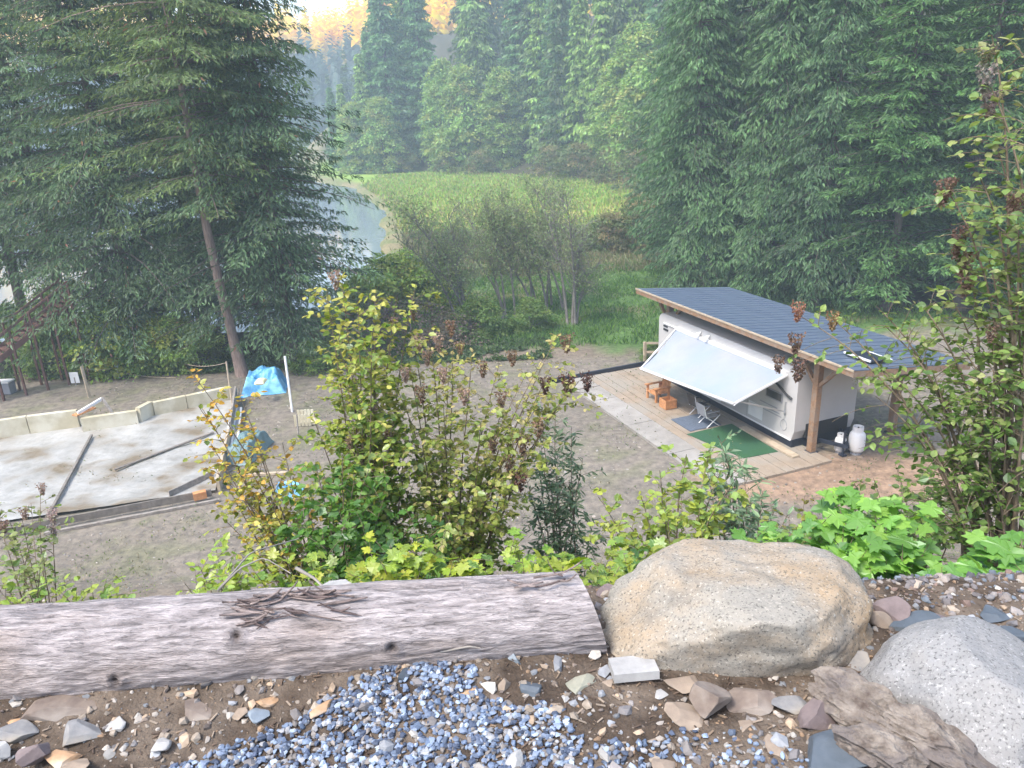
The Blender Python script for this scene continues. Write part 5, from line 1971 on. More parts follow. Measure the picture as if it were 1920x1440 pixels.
# ------------------------------------------------------------------ shrubs on the slope in front
def lobed(points, curl=0.12):
    """leaf outline (x, y along midrib 0..1) mirrored, fanned from the midrib"""
    pts = list(points)
    n = len(pts)
    V = [(0, 0, 0)] + [(x, y, -curl * (x * 2) ** 2 + 0.25 * abs(x) - curl * y * y) for x, y in pts] + [(0, 1.0, -curl * 1.3)] \
        + [(-x, y, -curl * (x * 2) ** 2 + 0.25 * abs(x) - curl * y * y) for x, y in reversed(pts)] + [(0, 0.5, -0.05)]
    c = len(V) - 1
    m = c
    F = [[c, i, (i + 1) % m] for i in range(m)]
    return np.array(V, float), np.array(F)


T_OVATE = lobed([(0.22, 0.18), (0.36, 0.48), (0.20, 0.80)])
T_TOOTH = lobed([(0.24, 0.12), (0.30, 0.30), (0.40, 0.42), (0.27, 0.62), (0.24, 0.78)])
T_MAPLE = lobed([(0.22, -0.12), (0.42, -0.02), (0.34, 0.16), (0.66, 0.30), (0.46, 0.42), (0.52, 0.62), (0.26, 0.58), (0.20, 0.80)])
T_LANCE = lobed([(0.12, 0.25), (0.14, 0.55), (0.07, 0.82)])


def scatter_template(g, T, P, D, N, L, C):
    V0, F0 = T
    D = unit(D)
    S = unit(np.cross(D, N))
    N = np.cross(S, D)
    V = P[:, None] + (V0[None, :, 0:1] * S[:, None] + V0[None, :, 1:2] * D[:, None] + V0[None, :, 2:3] * N[:, None]) * L[:, None, None]
    F = F0[None] + (np.arange(len(P)) * len(V0))[:, None, None]
    g.add(V.reshape(-1, 3), F.reshape(-1, 3), np.repeat(C, len(V0), 0))


LEAFM = {}


def leaf_mesh(key, T, ramp):
    if key not in LEAFM:
        g = G()
        g.add(T[0], T[1])
        LEAFM[key] = g.mesh('leaf', leafmat('leaf_' + key, ramp, 0.45, 0.05))
    return LEAFM[key]


M_stem = surf('twig_bark', (0.24, 0.19, 0.13), (0.14, 0.105, 0.075), scale=20, rough=0.9)
M_panicle = leafmat('dry_flower', None, 0.25, 0.0)


def bez(a, b, c, n):
    t = np.linspace(0, 1, n)[:, None]
    return (1 - t) ** 2 * a + 2 * t * (1 - t) * b + t * t * c


def shrub(name, label, cat, base, tips, T, leaf, ramp, seed, ntw=12, twl=(0.18, 0.42), dens=0.035, t0=0.35, stem_r=0.010,
          heads=(), head_col=(0.24, 0.14, 0.10), group=None, nparts=180, key=None, arch=0.6, droop=0.3, upc=None, cover=1.0, flat=0.5, headsize=0.09, extra=True):
    q = np.random.default_rng(seed)
    px, Yb = base
    b = atd(px, 1100, Yb)
    b[2] = float(height(np.array([b[0]]), np.array([b[1]]))[0]) - 0.03
    th = thing(name, label, cat, b, group)
    P, D, N, H = [], [], [], []
    tips = list(tips) + [(a + q.uniform(-38, 38), c + q.uniform(5, 85), e + q.uniform(-0.35, 0.3)) for a, c, e in tips[::2] if extra]
    zt = [atd(*t)[2] for t in tips]
    zmax = max(zt)
    for tp in tips:
        e = atd(*tp)
        b2 = b + np.array([q.normal(0, 0.06), q.normal(0, 0.06), 0])
        ctrl = b2 + (e - b2) * np.array([0.25, 0.25, arch]) + q.normal(0, 0.05, 3)
        pts = bez(b2, ctrl, e, 22)
        L = np.linalg.norm(np.diff(pts, axis=0), axis=1).sum()
        pts = pts + 0.02 * L * 0.3 * np.stack([fbm(np.stack([np.linspace(0, 5, 22), 0 * np.arange(22) + seed, 0 * np.arange(22) + k * 7.7], 1), 2, seed) for k in range(3)], 1)
        g = G()
        g.tube(pts, np.linspace(stem_r * min(1.6, 0.5 + 0.5 * L), stem_r * 0.25, 22), 5)
        dirs = unit(np.gradient(pts, axis=0))
        tw = []
        nt_ = max(3, int(ntw * (0.5 + 0.5 * L)))
        for k in range(nt_):
            t = t0 + (1 - t0) * (k + q.uniform(0, 1)) / nt_
            i = min(20, int(t * 21))
            p, d = pts[i], dirs[i]
            a = q.uniform(0, 2 * PI)
            r_ = unit(np.cross(d, [math.cos(a), math.sin(a), 0.3]))
            tl = q.uniform(*twl) * (1.35 - 0.45 * t)
            ed = unit(r_ + d * 0.5 + np.array([0, 0, 0.25]))
            c_ = p + ed * tl * 0.6
            e_ = p + ed * tl + np.array([0, 0, -droop * tl])
            tp_ = bez(p, c_, e_, 5)
            g.tube(tp_, np.linspace(0.0028, 0.0012, 5), 3, cap=False)
            tw.append((tp_, tl))
        tw.append((pts[int(21 * max(t0, 0.6)):], L * 0.22))
        part(th, 'stem', g, M_stem, True)
        for tp_, tl in tw:
            m = max(2, int(tl / dens * cover * 1.35))
            u_ = np.sort(q.uniform(0.1, 1.0, m))
            seg = np.linspace(0, 1, len(tp_))
            pp = np.stack([np.interp(u_, seg, tp_[:, i]) for i in range(3)], 1)
            dd = unit(tp_[-1] - tp_[0])[None] + 0 * pp
            sgn = np.where(np.arange(m) % 2 == 0, 1, -1)[:, None]
            sd = unit(np.cross(dd, [0, 0, 1.0])) * sgn
            P.append(pp + q.normal(0, 0.004, pp.shape))
            D.append(sd * 0.8 + dd * 0.5 + np.array([0, 0, -0.15]) + q.normal(0, 0.35, pp.shape))
            N.append(np.array([0, 0, flat + 0.4]) + q.normal(0, 0.45, pp.shape))
            H.append(pp[:, 2])
    P, D, N, H = [np.concatenate(a) for a in (P, D, N, H)]
    L = leaf * q.uniform(0.6, 1.25, len(P))
    hf = np.clip((H - b[2]) / (zmax - b[2] + 1e-6), 0, 1)
    # colour classes by height on the plant, with scatter: ramp runs from the low leaves to the top ones
    f = np.clip(hf + q.normal(0, 0.26, len(P)), 0, 0.999) * (len(ramp) - 1)
    i0 = f.astype(int)
    R = np.asarray(ramp)
    C = R[i0] * (1 - (f - i0))[:, None] + R[np.minimum(i0 + 1, len(ramp) - 1)] * (f - i0)[:, None]
    C = np.clip(C * q.uniform(0.7, 1.3, (len(P), 1)), 0, 0.9)
    score = L / np.linalg.norm(P - CAM, axis=1)
    order = np.argsort(-score)
    pick = order[:nparts]
    rest = order[nparts:]
    K = 3
    for idx in pick:
        d = unit(D[idx])
        s_ = unit(np.cross(d, N[idx]))
        n_ = np.cross(s_, d)
        kk = min(K - 1, int(f[idx] / (len(ramp) - 1 + 1e-6) * K))
        lo = int(kk / K * (len(ramp) - 1))
        me = leaf_mesh('%s_%d' % (key or name, kk), T, [tuple(np.clip(R[lo] * v, 0, .9)) for v in (0.75, 1.2)] + [tuple(R[min(lo + 1, len(R) - 1)])])
        o = link('leaf', me, th)
        M4 = Matrix(((s_[0], d[0], n_[0], P[idx][0] - b[0]), (s_[1], d[1], n_[1], P[idx][1] - b[1]), (s_[2], d[2], n_[2], P[idx][2] - b[2]), (0, 0, 0, 1)))
        o.matrix_local = M4 @ Matrix.Scale(float(L[idx]), 4)
    if len(rest):
        g = G()
        scatter_template(g, T, P[rest], D[rest], N[rest], L[rest], C[rest])
        part(th, 'foliage', g, M_leaf, kind='stuff')
    for hd in heads:
        c = atd(hd[0], hd[1], hd[2])
        sz = headsize * (hd[3] if len(hd) > 3 else 1.0)
        n = 170
        u_ = q.uniform(0, 1, n)
        rr_ = sz * 0.42 * (1 - u_) ** 0.7 * np.sqrt(q.uniform(0.1, 1, n))
        a = q.uniform(0, 2 * PI, n)
        PP = c + np.stack([rr_ * np.cos(a), rr_ * np.sin(a), 0.4 * sz - u_ * sz], 1)
        g = G()
        hc = head_col if len(hd) < 5 else hd[4]
        diamonds(g, PP, q.normal(0, 1, (n, 3)) + [0, 0, -0.8], q.normal(0, 1, (n, 3)), np.full(n, sz * 0.17), np.full(n, sz * 0.11), tint(n, hc, 0.4, 0.1, q))
        part(th, 'flower_head', g, M_panicle)
    return th


YG = [(0.07, 0.15, 0.025), (0.12, 0.21, 0.035), (0.20, 0.29, 0.05), (0.31, 0.36, 0.07), (0.42, 0.40, 0.10)]
SG = 'leafy shrubs growing on the slope below the ledge'
br = (0.23, 0.16, 0.11)
pk = (0.36, 0.26, 0.20)
shrub('arching_shrub', 'open shrub arching left over the plastic sheeting with yellow and orange leaves', 'shrub', (590, 5.0),
      [(345, 680, 5.3), (372, 760, 5.2), (395, 830, 5.1), (450, 740, 5.4), (470, 800, 5.0), (530, 830, 5.2), (430, 900, 4.9), (500, 930, 4.8), (470, 960, 4.7), (400, 870, 5.3), (560, 900, 5.0)],
      T_TOOTH, 0.048, [(0.10, 0.17, 0.03), (0.22, 0.28, 0.05), (0.36, 0.38, 0.07), (0.50, 0.42, 0.09), (0.55, 0.33, 0.07)], 701, 10, (0.12, 0.30), 0.045, 0.5, 0.008, group=SG, nparts=200, key='arching')
shrub('tall_shrub', 'tall yellow-topped shrub standing left of centre in front of the dark fir', 'shrub', (700, 5.4),
      [(640, 515, 5.6), (705, 535, 5.8), (672, 560, 5.3), (625, 620, 5.3), (665, 660, 5.6), (640, 740, 5.2), (700, 720, 5.5), (590, 790, 5.2), (735, 640, 5.9), (660, 820, 5.0), (740, 780, 5.2), (600, 880, 4.9), (780, 530, 6.1), (720, 860, 4.9)],
      T_TOOTH, 0.052, YG, 702, 16, (0.15, 0.36), 0.034, 0.25, 0.008, heads=[(628, 520, 5.6, 1.5, pk), (655, 828, 5.0, 0.9, br), (740, 605, 5.9, 1.1, pk), (775, 590, 5.9, .8, br)], group=SG, nparts=240, key='tall')
shrub('spirea_shrub', 'broad shrub with rusty drooping flower heads at the centre of the view', 'shrub', (850, 5.7),
      [(770, 620, 6.0), (800, 612, 5.6), (848, 640, 5.8), (885, 655, 5.6), (935, 680, 5.9), (985, 700, 5.6), (1045, 625, 5.9), (1030, 690, 5.6), (1085, 712, 5.8), (1000, 770, 5.4), (960, 820, 5.4), (900, 790, 5.2), (830, 760, 5.2), (790, 830, 5.1), (860, 880, 5.0), (930, 900, 5.0), (740, 720, 5.4), (700, 800, 5.3), (820, 930, 4.9), (960, 930, 5.2)],
      T_TOOTH, 0.051, [(0.11, 0.19, 0.035), (0.19, 0.27, 0.05), (0.28, 0.34, 0.07), (0.36, 0.38, 0.10), (0.44, 0.38, 0.16)], 703, 12, (0.15, 0.36), 0.034, 0.18, 0.008,
      heads=[(845, 612, 5.8, 1.1, br), (862, 650, 5.7, 0.9, br), (960, 668, 5.9, 1.1, br), (1062, 640, 5.9, 1.3, br), (1063, 718, 5.8, 1.5, (0.16, 0.09, 0.07)), (1101, 712, 5.8, 1.3, (0.12, 0.075, 0.065)), (1022, 720, 5.6, 1.1, (0.13, 0.08, 0.06)), (800, 668, 5.6, 1, pk), (822, 640, 5.7, 1.1, pk), (785, 640, 5.7, 1.0, pk), (790, 735, 5.4, 1.2, br), (728, 810, 5.3, 1.1, br), (980, 830, 5.4, 1.4, br), (955, 870, 5.3, 1.2, br), (905, 690, 5.6, 1.0, br), (830, 700, 5.5, 1.1, pk), (870, 740, 5.4, 1.1, pk), (940, 745, 5.4, 1.1, br), (975, 900, 5.2, 1.3, (0.15, 0.09, 0.07)), (760, 700, 5.5, 1.0, pk), (925, 830, 5.2, 1.1, br), (1010, 800, 5.4, 1.2, br), (700, 760, 5.4, 1.0, pk)],
      group=SG, nparts=260, key='spirea', headsize=0.115)
shrub('green_shrub', 'dense deep green shrub low in the centre left, above the log', 'shrub', (640, 4.6),
      [(550, 900, 4.8), (590, 870, 4.9), (640, 850, 4.9), (690, 880, 4.8), (720, 930, 4.6), (560, 960, 4.5), (620, 940, 4.4), (680, 980, 4.3), (740, 990, 4.4), (600, 1010, 4.2), (780, 960, 4.6), (520, 985, 4.6), (840, 980, 4.7), (800, 1010, 4.4)],
      T_TOOTH, 0.060, [(0.035, 0.09, 0.018), (0.055, 0.14, 0.022), (0.08, 0.19, 0.03), (0.13, 0.25, 0.045)], 704, 12, (0.12, 0.3), 0.036, 0.25, 0.009, group=SG, nparts=240, key='green')
shrub('grey_sapling', 'slim grey-green sapling over the gravel at the centre right', 'sapling', (1055, 5.9),
      [(1010, 780, 6.2), (1040, 755, 6.2), (1070, 800, 6.1), (1092, 860, 6.0), (1010, 870, 5.9), (1050, 900, 5.8), (1085, 930, 5.8), (1000, 950, 5.8)],
      T_LANCE, 0.075, [(0.09, 0.16, 0.07), (0.13, 0.20, 0.10), (0.18, 0.25, 0.15)], 705, 13, (0.12, 0.28), 0.032, 0.2, 0.007, group=SG, nparts=120, key='sapling')
shrub('yellow_shrub', 'yellow-green shrub with orange stems in front of the patio corner', 'shrub', (1275, 4.6),
      [(1200, 930, 4.7), (1235, 880, 4.8), (1285, 850, 4.9), (1330, 835, 4.9), (1350, 880, 4.8), (1310, 940, 4.6), (1250, 960, 4.5), (1180, 1000, 4.3), (1330, 1000, 4.3), (1280, 1010, 4.2), (1135, 985, 4.5), (1120, 930, 4.8)],
      T_TOOTH, 0.058, [(0.12, 0.20, 0.04), (0.22, 0.30, 0.05), (0.33, 0.37, 0.06), (0.26, 0.38, 0.10)], 706, 12, (0.12, 0.3), 0.036, 0.3, 0.009, group=SG, nparts=200, key='yellow')
shrub('silver_sapling', 'silvery green sapling right of the yellow-green shrub', 'sapling', (1400, 5.0),
      [(1345, 815, 5.2), (1370, 860, 5.1), (1395, 890, 5.0), (1430, 920, 5.0), (1455, 950, 4.9), (1380, 950, 4.8), (1330, 850, 5.2), (1420, 975, 4.8)],
      T_LANCE, 0.085, [(0.13, 0.20, 0.12), (0.19, 0.28, 0.17), (0.24, 0.36, 0.20)], 707, 12, (0.10, 0.24), 0.034, 0.25, 0.008, group=SG, nparts=120, key='silver')
H_ = (0.19, 0.13, 0.10)
shrub('tall_leafy_shrub', 'very tall many-stemmed leafy shrub with rusty hanging heads at the right edge', 'shrub', (1888, 4.0),
      [(1855, 60, 4.3), (1850, 150, 4.2), (1862, 260, 4.3), (1835, 330, 4.1), (1915, 40, 3.8), (1925, 200, 3.7), (1775, 355, 4.4), (1800, 440, 4.3), (1905, 400, 4.0), (1850, 480, 4.1), (1640, 570, 4.5), (1660, 610, 4.4), (1720, 560, 4.5), (1775, 545, 4.4), (1825, 560, 4.2), (1650, 690, 4.3), (1640, 740, 4.3), (1700, 650, 4.3), (1745, 690, 4.2), (1790, 640, 4.2), (1900, 560, 4.0), (1860, 640, 4.0), (1700, 790, 4.1), (1740, 850, 4.0), (1790, 800, 4.0), (1810, 900, 3.9), (1880, 760, 3.9), (1925, 680, 3.8), (1720, 930, 3.9), (1860, 900, 3.8), (1500, 590, 4.7), (1565, 600, 4.7), (1930, 850, 3.8)],
      T_OVATE, 0.050, [(0.09, 0.17, 0.04), (0.13, 0.22, 0.05), (0.18, 0.27, 0.07), (0.24, 0.31, 0.09), (0.30, 0.32, 0.13)], 708, 12, (0.12, 0.36), 0.040, 0.40, 0.011,
      heads=[(1770, 355, 4.4, 1.5, H_), (1782, 345, 4.3, 1.0, H_), (1800, 440, 4.3, 1.3, H_), (1808, 490, 4.3, 1.6, H_), (1812, 530, 4.2, 1.2, H_), (1795, 460, 4.3, 1.0, H_), (1850, 100, 4.3, 1.2, (.22, .22, .14)), (1852, 140, 4.2, 1.4, (.25, .23, .2)), (1858, 190, 4.3, 1.4, (.27, .22, .2)), (1497, 580, 4.7, 1.2, (0.30, 0.16, 0.11)), (1562, 598, 4.7, 1.2, (0.30, 0.2, 0.11)), (1492, 640, 4.7, 1.4, H_), (1497, 690, 4.65, 1.5, H_), (1460, 680, 4.7, 1.1, H_), (1905, 380, 4.0, 1.3, H_), (1860, 620, 4.0, 1, H_)],
      group=SG, nparts=280, key='tallleaf', arch=0.75, headsize=0.10, extra=False, cover=0.72)
shrub('thimbleberry', 'bright green plant with broad maple-like leaves above the big boulder', 'plant', (1660, 3.3),
      [(1520, 960, 3.5), (1560, 930, 3.6), (1600, 920, 3.7), (1640, 960, 3.5), (1690, 950, 3.6), (1720, 990, 3.4), (1560, 1010, 3.3), (1610, 1030, 3.2), (1660, 1050, 3.1), (1710, 1060, 3.1), (1740, 1020, 3.3), (1580, 1050, 3.1), (1640, 1010, 3.3), (1690, 1020, 3.2), (1530, 1030, 3.3)],
      T_MAPLE, 0.105, [(0.10, 0.24, 0.04), (0.17, 0.36, 0.06), (0.26, 0.46, 0.08)], 709, 6, (0.08, 0.2), 0.05, 0.45, 0.006, nparts=290, key='thimble', flat=1.4, droop=0.1)
shrub('thimbleberry', 'green broad-leaved plant at the right border behind the grey boulder', 'plant', (1880, 2.9),
      [(1790, 1060, 3.0), (1830, 1020, 3.1), (1870, 1040, 3.0), (1920, 1010, 3.1), (1900, 1090, 2.8), (1850, 1100, 2.8), (1940, 1060, 2.9), (1800, 1100, 2.85), (1760, 1080, 2.95)],
      T_MAPLE, 0.105, [(0.08, 0.20, 0.04), (0.15, 0.32, 0.06), (0.24, 0.42, 0.09)], 710, 5, (0.06, 0.16), 0.055, 0.5, 0.006, nparts=160, key='thimble', flat=1.6, droop=0.1)
shrub('lobed_plant', 'yellow-green lobed plant peeking over the middle of the log', 'plant', (760, 3.2),
      [(690, 1050, 3.2), (730, 1020, 3.4), (770, 1010, 3.5), (820, 1030, 3.4), (850, 1050, 3.3), (790, 1060, 3.2), (720, 1060, 3.1), (660, 1060, 3.3), (880, 1040, 3.5)],
      T_MAPLE, 0.062, [(0.13, 0.24, 0.03), (0.27, 0.38, 0.04), (0.42, 0.42, 0.06)], 711, 7, (0.08, 0.18), 0.038, 0.45, 0.005, nparts=200, key='lobed', flat=1.3, droop=0.1)
shrub('lobed_plant', 'mixed green and yellow low plant between the log end and the boulder crest', 'plant', (1190, 3.4),
      [(1110, 1040, 3.5), (1150, 1000, 3.7), (1190, 1020, 3.5), (1230, 1010, 3.6), (1260, 1030, 3.4), (1180, 1060, 3.2), (1130, 1065, 3.3), (1060, 1040, 3.7), (1010, 1050, 3.7), (960, 1050, 3.8)],
      T_MAPLE, 0.055, [(0.10, 0.22, 0.05), (0.20, 0.32, 0.06), (0.32, 0.36, 0.06)], 712, 7, (0.08, 0.2), 0.038, 0.4, 0.005, nparts=160, key='lobed2', flat=1.3, droop=0.1)
shrub('lobed_plant', 'low lobed plant with fresh green leaves just left of the big boulder crest', 'plant', (1010, 3.3),
      [(900, 1050, 3.4), (940, 1035, 3.5), (980, 1045, 3.4), (1030, 1030, 3.5), (1070, 1050, 3.3), (1000, 1060, 3.2), (870, 1055, 3.3)],
      T_MAPLE, 0.065, [(0.12, 0.26, 0.05), (0.20, 0.36, 0.06), (0.34, 0.40, 0.07)], 720, 7, (0.08, 0.18), 0.045, 0.4, 0.005, nparts=120, key='lobed', flat=1.4, droop=0.1)
shrub('thimbleberry', 'fresh green broad-leaved plant peeking over the crest of the big boulder', 'plant', (1440, 3.3),
      [(1380, 1010, 3.5), (1420, 990, 3.6), (1460, 1005, 3.5), (1500, 1000, 3.5), (1440, 1030, 3.3), (1340, 1020, 3.5), (1490, 1040, 3.2)],
      T_MAPLE, 0.075, [(0.10, 0.24, 0.05), (0.17, 0.34, 0.07), (0.27, 0.40, 0.08)], 721, 6, (0.08, 0.2), 0.05, 0.4, 0.005, nparts=120, key='thimble', flat=1.4, droop=0.1)
shrub('lobed_plant', 'low yellowish lobed plant behind the splintered bark of the log', 'plant', (560, 3.3),
      [(500, 1060, 3.4), (540, 1045, 3.5), (590, 1040, 3.5), (630, 1050, 3.4), (560, 1070, 3.2), (480, 1075, 3.4)],
      T_MAPLE, 0.055, [(0.13, 0.24, 0.04), (0.22, 0.34, 0.05), (0.36, 0.38, 0.07)], 722, 7, (0.08, 0.18), 0.045, 0.4, 0.005, nparts=110, key='lobed', flat=1.4, droop=0.1)
shrub('yellow_plant', 'small bright yellow-green plant left of centre behind the log', 'plant', (390, 3.9),
      [(345, 1095, 3.6), (370, 1060, 3.8), (400, 1010, 4.1), (440, 1030, 4.0), (420, 1070, 3.8), (460, 1040, 4.0), (380, 1090, 3.6)],
      T_TOOTH, 0.050, [(0.20, 0.30, 0.04), (0.34, 0.42, 0.05), (0.30, 0.45, 0.10)], 713, 9, (0.08, 0.2), 0.034, 0.3, 0.005, nparts=120, key='yellowp')
shrub('weed_clump', 'low yellow-green weeds above the left part of the log', 'plant', (110, 3.6),
      [(20, 1120, 3.4), (70, 1100, 3.5), (120, 1085, 3.6), (170, 1095, 3.5), (220, 1110, 3.4), (140, 1115, 3.4), (-20, 1090, 3.6), (50, 1130, 3.3), (200, 1085, 3.7)],
      T_TOOTH, 0.042, [(0.16, 0.28, 0.05), (0.24, 0.36, 0.06), (0.34, 0.40, 0.08)], 714, 9, (0.07, 0.18), 0.034, 0.3, 0.004, nparts=120, key='weed')
shrub('seedy_shrub', 'thin shrub with pinkish seed heads at the left border below the slab', 'shrub', (45, 4.4),
      [(75, 925, 4.8), (100, 960, 4.7), (40, 970, 4.6), (15, 1000, 4.5), (60, 1010, 4.4), (-10, 940, 4.7), (20, 1050, 4.2), (80, 1040, 4.3)],
      T_TOOTH, 0.042, [(0.14, 0.24, 0.05), (0.20, 0.29, 0.07), (0.27, 0.30, 0.12)], 715, 9, (0.08, 0.22), 0.042, 0.35, 0.006, heads=[(78, 915, 4.8, 0.9, pk), (45, 960, 4.6, 1.0, pk), (97, 965, 4.7, 1.2, (0.5, 0.4, 0.36)), (100, 990, 4.7, 1, (0.5, 0.42, 0.4)), (5, 985, 4.5, 1, (0.3, 0.2, 0.15))], group=SG, nparts=110, key='seedy')
shrub('olive_shrub', 'thin yellowish shrub between the silvery sapling and the bright broad leaves', 'shrub', (1500, 4.4),
      [(1480, 960, 4.6), (1510, 930, 4.7), (1530, 980, 4.5), (1490, 1010, 4.3), (1545, 945, 4.7), (1460, 1010, 4.4), (1440, 1040, 4.2), (1530, 1030, 4.2)],
      T_TOOTH, 0.048, [(0.13, 0.20, 0.05), (0.22, 0.28, 0.07), (0.32, 0.30, 0.08)], 716, 9, (0.1, 0.24), 0.045, 0.3, 0.006, group=SG, nparts=110, key='olive')
shrub('olive_shrub', 'dull green shrub behind the bright broad leaves at the lower right', 'shrub', (1720, 5.2),
      [(1640, 900, 5.4), (1680, 870, 5.5), (1730, 880, 5.4), (1770, 900, 5.3), (1690, 930, 5.1), (1620, 950, 5.1), (1750, 950, 5.0), (1820, 960, 4.9), (1600, 900, 5.5)],
      T_OVATE, 0.055, [(0.07, 0.14, 0.03), (0.12, 0.20, 0.05), (0.19, 0.26, 0.07)], 717, 10, (0.12, 0.3), 0.040, 0.3, 0.007, group=SG, nparts=110, key='olive2')

# ------------------------------------------------------------------ willows in the middle distance
def willow(label, base, tips, seed, n=2600, leaf=0.16, col=(0.22, 0.28, 0.13), dens=1.0):
    q = np.random.default_rng(seed)
    b = atd(base[0], base[1], base[2])
    b[2] = float(height(np.array([b[0]]), np.array([b[1]]))[0]) - 0.05
    th = thing('willow', label, 'tree', b, 'leaning willows in the marsh beyond the yard')
    P = []
    for tp in tips:
        e = atd(tp[0], tp[1], base[2] + q.uniform(-2, 2))
        b2 = b + np.array([q.normal(0, 0.35), q.normal(0, 0.35), 0])
        ctrl = b2 + (e - b2) * np.array([0.12, 0.3, 0.62])
        pts = bez(b2, ctrl, e, 16)
        g = G()
        g.tube(pts, np.linspace(0.09, 0.015, 16), 6)
        for k in range(26):
            t = q.uniform(0.3, 1.0)
            p = pts[int(t * 15)]
            d = unit(np.array([q.normal(0, 1), q.normal(0, 1), 0.9 + q.uniform(0, 0.8)]))
            l = q.uniform(0.8, 2.2) * (1.25 - 0.6 * t)
            e2 = p + d * l
            g.tube(bez(p, p + d * l * .5 + [0, 0, .2], e2, 4), [0.028, 0.018, 0.012, 0.006], 3, cap=False)
            for j in range(5):
                p3 = p + d * l * q.uniform(0.3, 1)
                d3 = unit(d + q.normal(0, 0.6, 3))
                e3 = p3 + d3 * q.uniform(0.3, 0.9)
                g.tube([p3, e3], [0.010, 0.005], 3, cap=False)
                P.append(p3 + (e3 - p3) * q.uniform(0.2, 1, (1, 1)))
                P.append(e3[None] + q.normal(0, 0.12, (2, 3)))
        part(th, 'trunk', g, M_bark_grey, True)
    P = np.concatenate(P)
    k = q.integers(0, len(P), int(n * dens))
    PP = P[k] + q.normal(0, 0.20, (len(k), 3))
    g = G()
    L = leaf * q.uniform(0.6, 1.3, len(PP))
    diamonds(g, PP, q.normal(0, 1, PP.shape) + [0, 0, -0.3], q.normal(0, 0.6, PP.shape) + [0, 0, 1], L, L * 0.45, tint(len(PP), col, 0.3, 0.12, q))
    part(th, 'crown', g, M_leaf)
    return th


willow('leftmost willow leaning up to the left beside the open water', (878, 630, 42), [(760, 400), (800, 430), (735, 440), (840, 400), (790, 480)], 801, 5600)
willow('second willow from the left with several thin dark stems', (948, 600, 45), [(870, 400), (830, 440), (910, 380), (940, 420)], 802, 4800)
willow('willow with strongly arched stems in the middle of the clump', (1010, 590, 46), [(900, 390), (930, 370), (860, 430), (980, 400)], 803, 4800)
willow('willow with long stems reaching the highest of the clump', (1045, 585, 47), [(985, 350), (1020, 345), (1060, 370), (950, 400)], 804, 4800)
willow('rightmost willow with a thick forked trunk', (1082, 600, 43), [(1060, 360), (1100, 420), (1000, 350), (1090, 460), (1110, 500)], 805, 3000)

# ------------------------------------------------------------------ bushes round the yard
bushG = tree_proto('bush', 'bush', broadleaf(61, 3.0, 2.0, 0.0, 90, 70, 0.55, 0.20, (0.12, 0.22, 0.055), (0.22, 0.29, 0.07)), (None, M_bark_grey))
bushY = tree_proto('bush', 'bush', broadleaf(62, 2.6, 1.7, 0.0, 80, 70, 0.5, 0.20, (0.20, 0.33, 0.06), (0.36, 0.37, 0.08)), (None, M_bark_grey))
bushD = tree_proto('dry_bush', 'bush', broadleaf(63, 2.0, 1.9, 0.0, 60, 40, 0.5, 0.14, (0.20, 0.15, 0.12), (0.14, 0.15, 0.07)), (None, M_bark_grey))
YB = 'bushes along the back of the yard'
yb = [
    (150, 39.0, bushG, 1.35, 'tall green bush right of the wooden stairway'),
    (215, 38.2, bushY, 1.25, 'yellow-green bush behind the short pale fence post'),
    (265, 39.5, bushG, 1.2, 'green bush under the dark fir, behind the yellow-green bush'),
    (325, 38.0, bushY, 1.0, 'bright yellow-green bush left of the picnic table'),
    (375, 37.6, bushG, 0.7, 'low dark bush in front of the picnic table'),
    (100, 38.0, bushG, 0.75, 'low green bush beside the small notice board'),
    (285, 37.6, bushG, 0.7, 'low dark green bush right of the short pale fence post'),
    (25, 40, bushG, 1.0, 'green bush behind the wooden stairway'),
    (585, 36.2, bushG, 0.5, 'small green bush right of the tall white post'),
    (640, 37.0, bushG, 0.55, 'small dark bush at the right foot of the dark fir'),
    (760, 50, bushY, 1.35, 'bright green bush lit at the end of the open water'),
    (815, 49, bushY, 1.15, 'bright green bush left of the leftmost willow'),
    (705, 47, bushY, 1.1, 'yellow-green bush on the bank beside the dark firs'),
    (690, 40, bushD, 1.3, 'purplish dry bush behind the tall yellow-topped shrub'),
    (780, 39.5, bushD, 1.2, 'brown dry bush at the foot of the leftmost willow'),
    (850, 39.5, bushD, 0.9, 'dry brown bush below the willow stems'),
    (900, 41, bushG, 0.7, 'low green bush among the willow feet'),
    (1000, 42, bushG, 0.6, 'small green bush under the arched willow'),
    (1222, 35.6, bushG, 0.28, 'little pale plant beside the far carport post'),
]
for k, (px, yy, pr, s, lab) in enumerate(yb):
    p = ray(px, 650)
    place(pr, CAM[0] + p[0] * yy / p[1], yy, k * 1.9, s, lab, YB, sink=0.05)

# ------------------------------------------------------------------ ground cover
def blades(n, xr, yr, hmin, hmax, w, cols, seed, mask=None, lean=0.5):
    q = np.random.default_rng(seed)
    x, y = q.uniform(*xr, n), q.uniform(*yr, n)
    clump = fbm(np.stack([x * 0.9, y * 0.9, 0 * x], 1), 3, seed)
    k = q.uniform(-0.5, 0.5, n) < clump + 0.2
    if mask is not None:
        k &= mask(x, y)
    x, y, clump = x[k], y[k], clump[k]
    z = height(x, y)
    P = np.stack([x, y, z - 0.02], 1)
    D = np.stack([q.normal(0, lean, len(x)), q.normal(0, lean, len(x)), np.ones(len(x))], 1)
    L = q.uniform(hmin, hmax, len(x)) * (0.8 + 0.6 * clump)
    g = G()
    ci = q.integers(0, len(cols), len(x))
    c = np.asarray(cols)[ci] * q.uniform(0.7, 1.3, (len(x), 1))
    diamonds(g, P, D, np.stack([q.normal(0, 1, len(x)), q.normal(0, 1, len(x)), 0 * x], 1), L, 0 * L + w, c, 0.1)
    return g


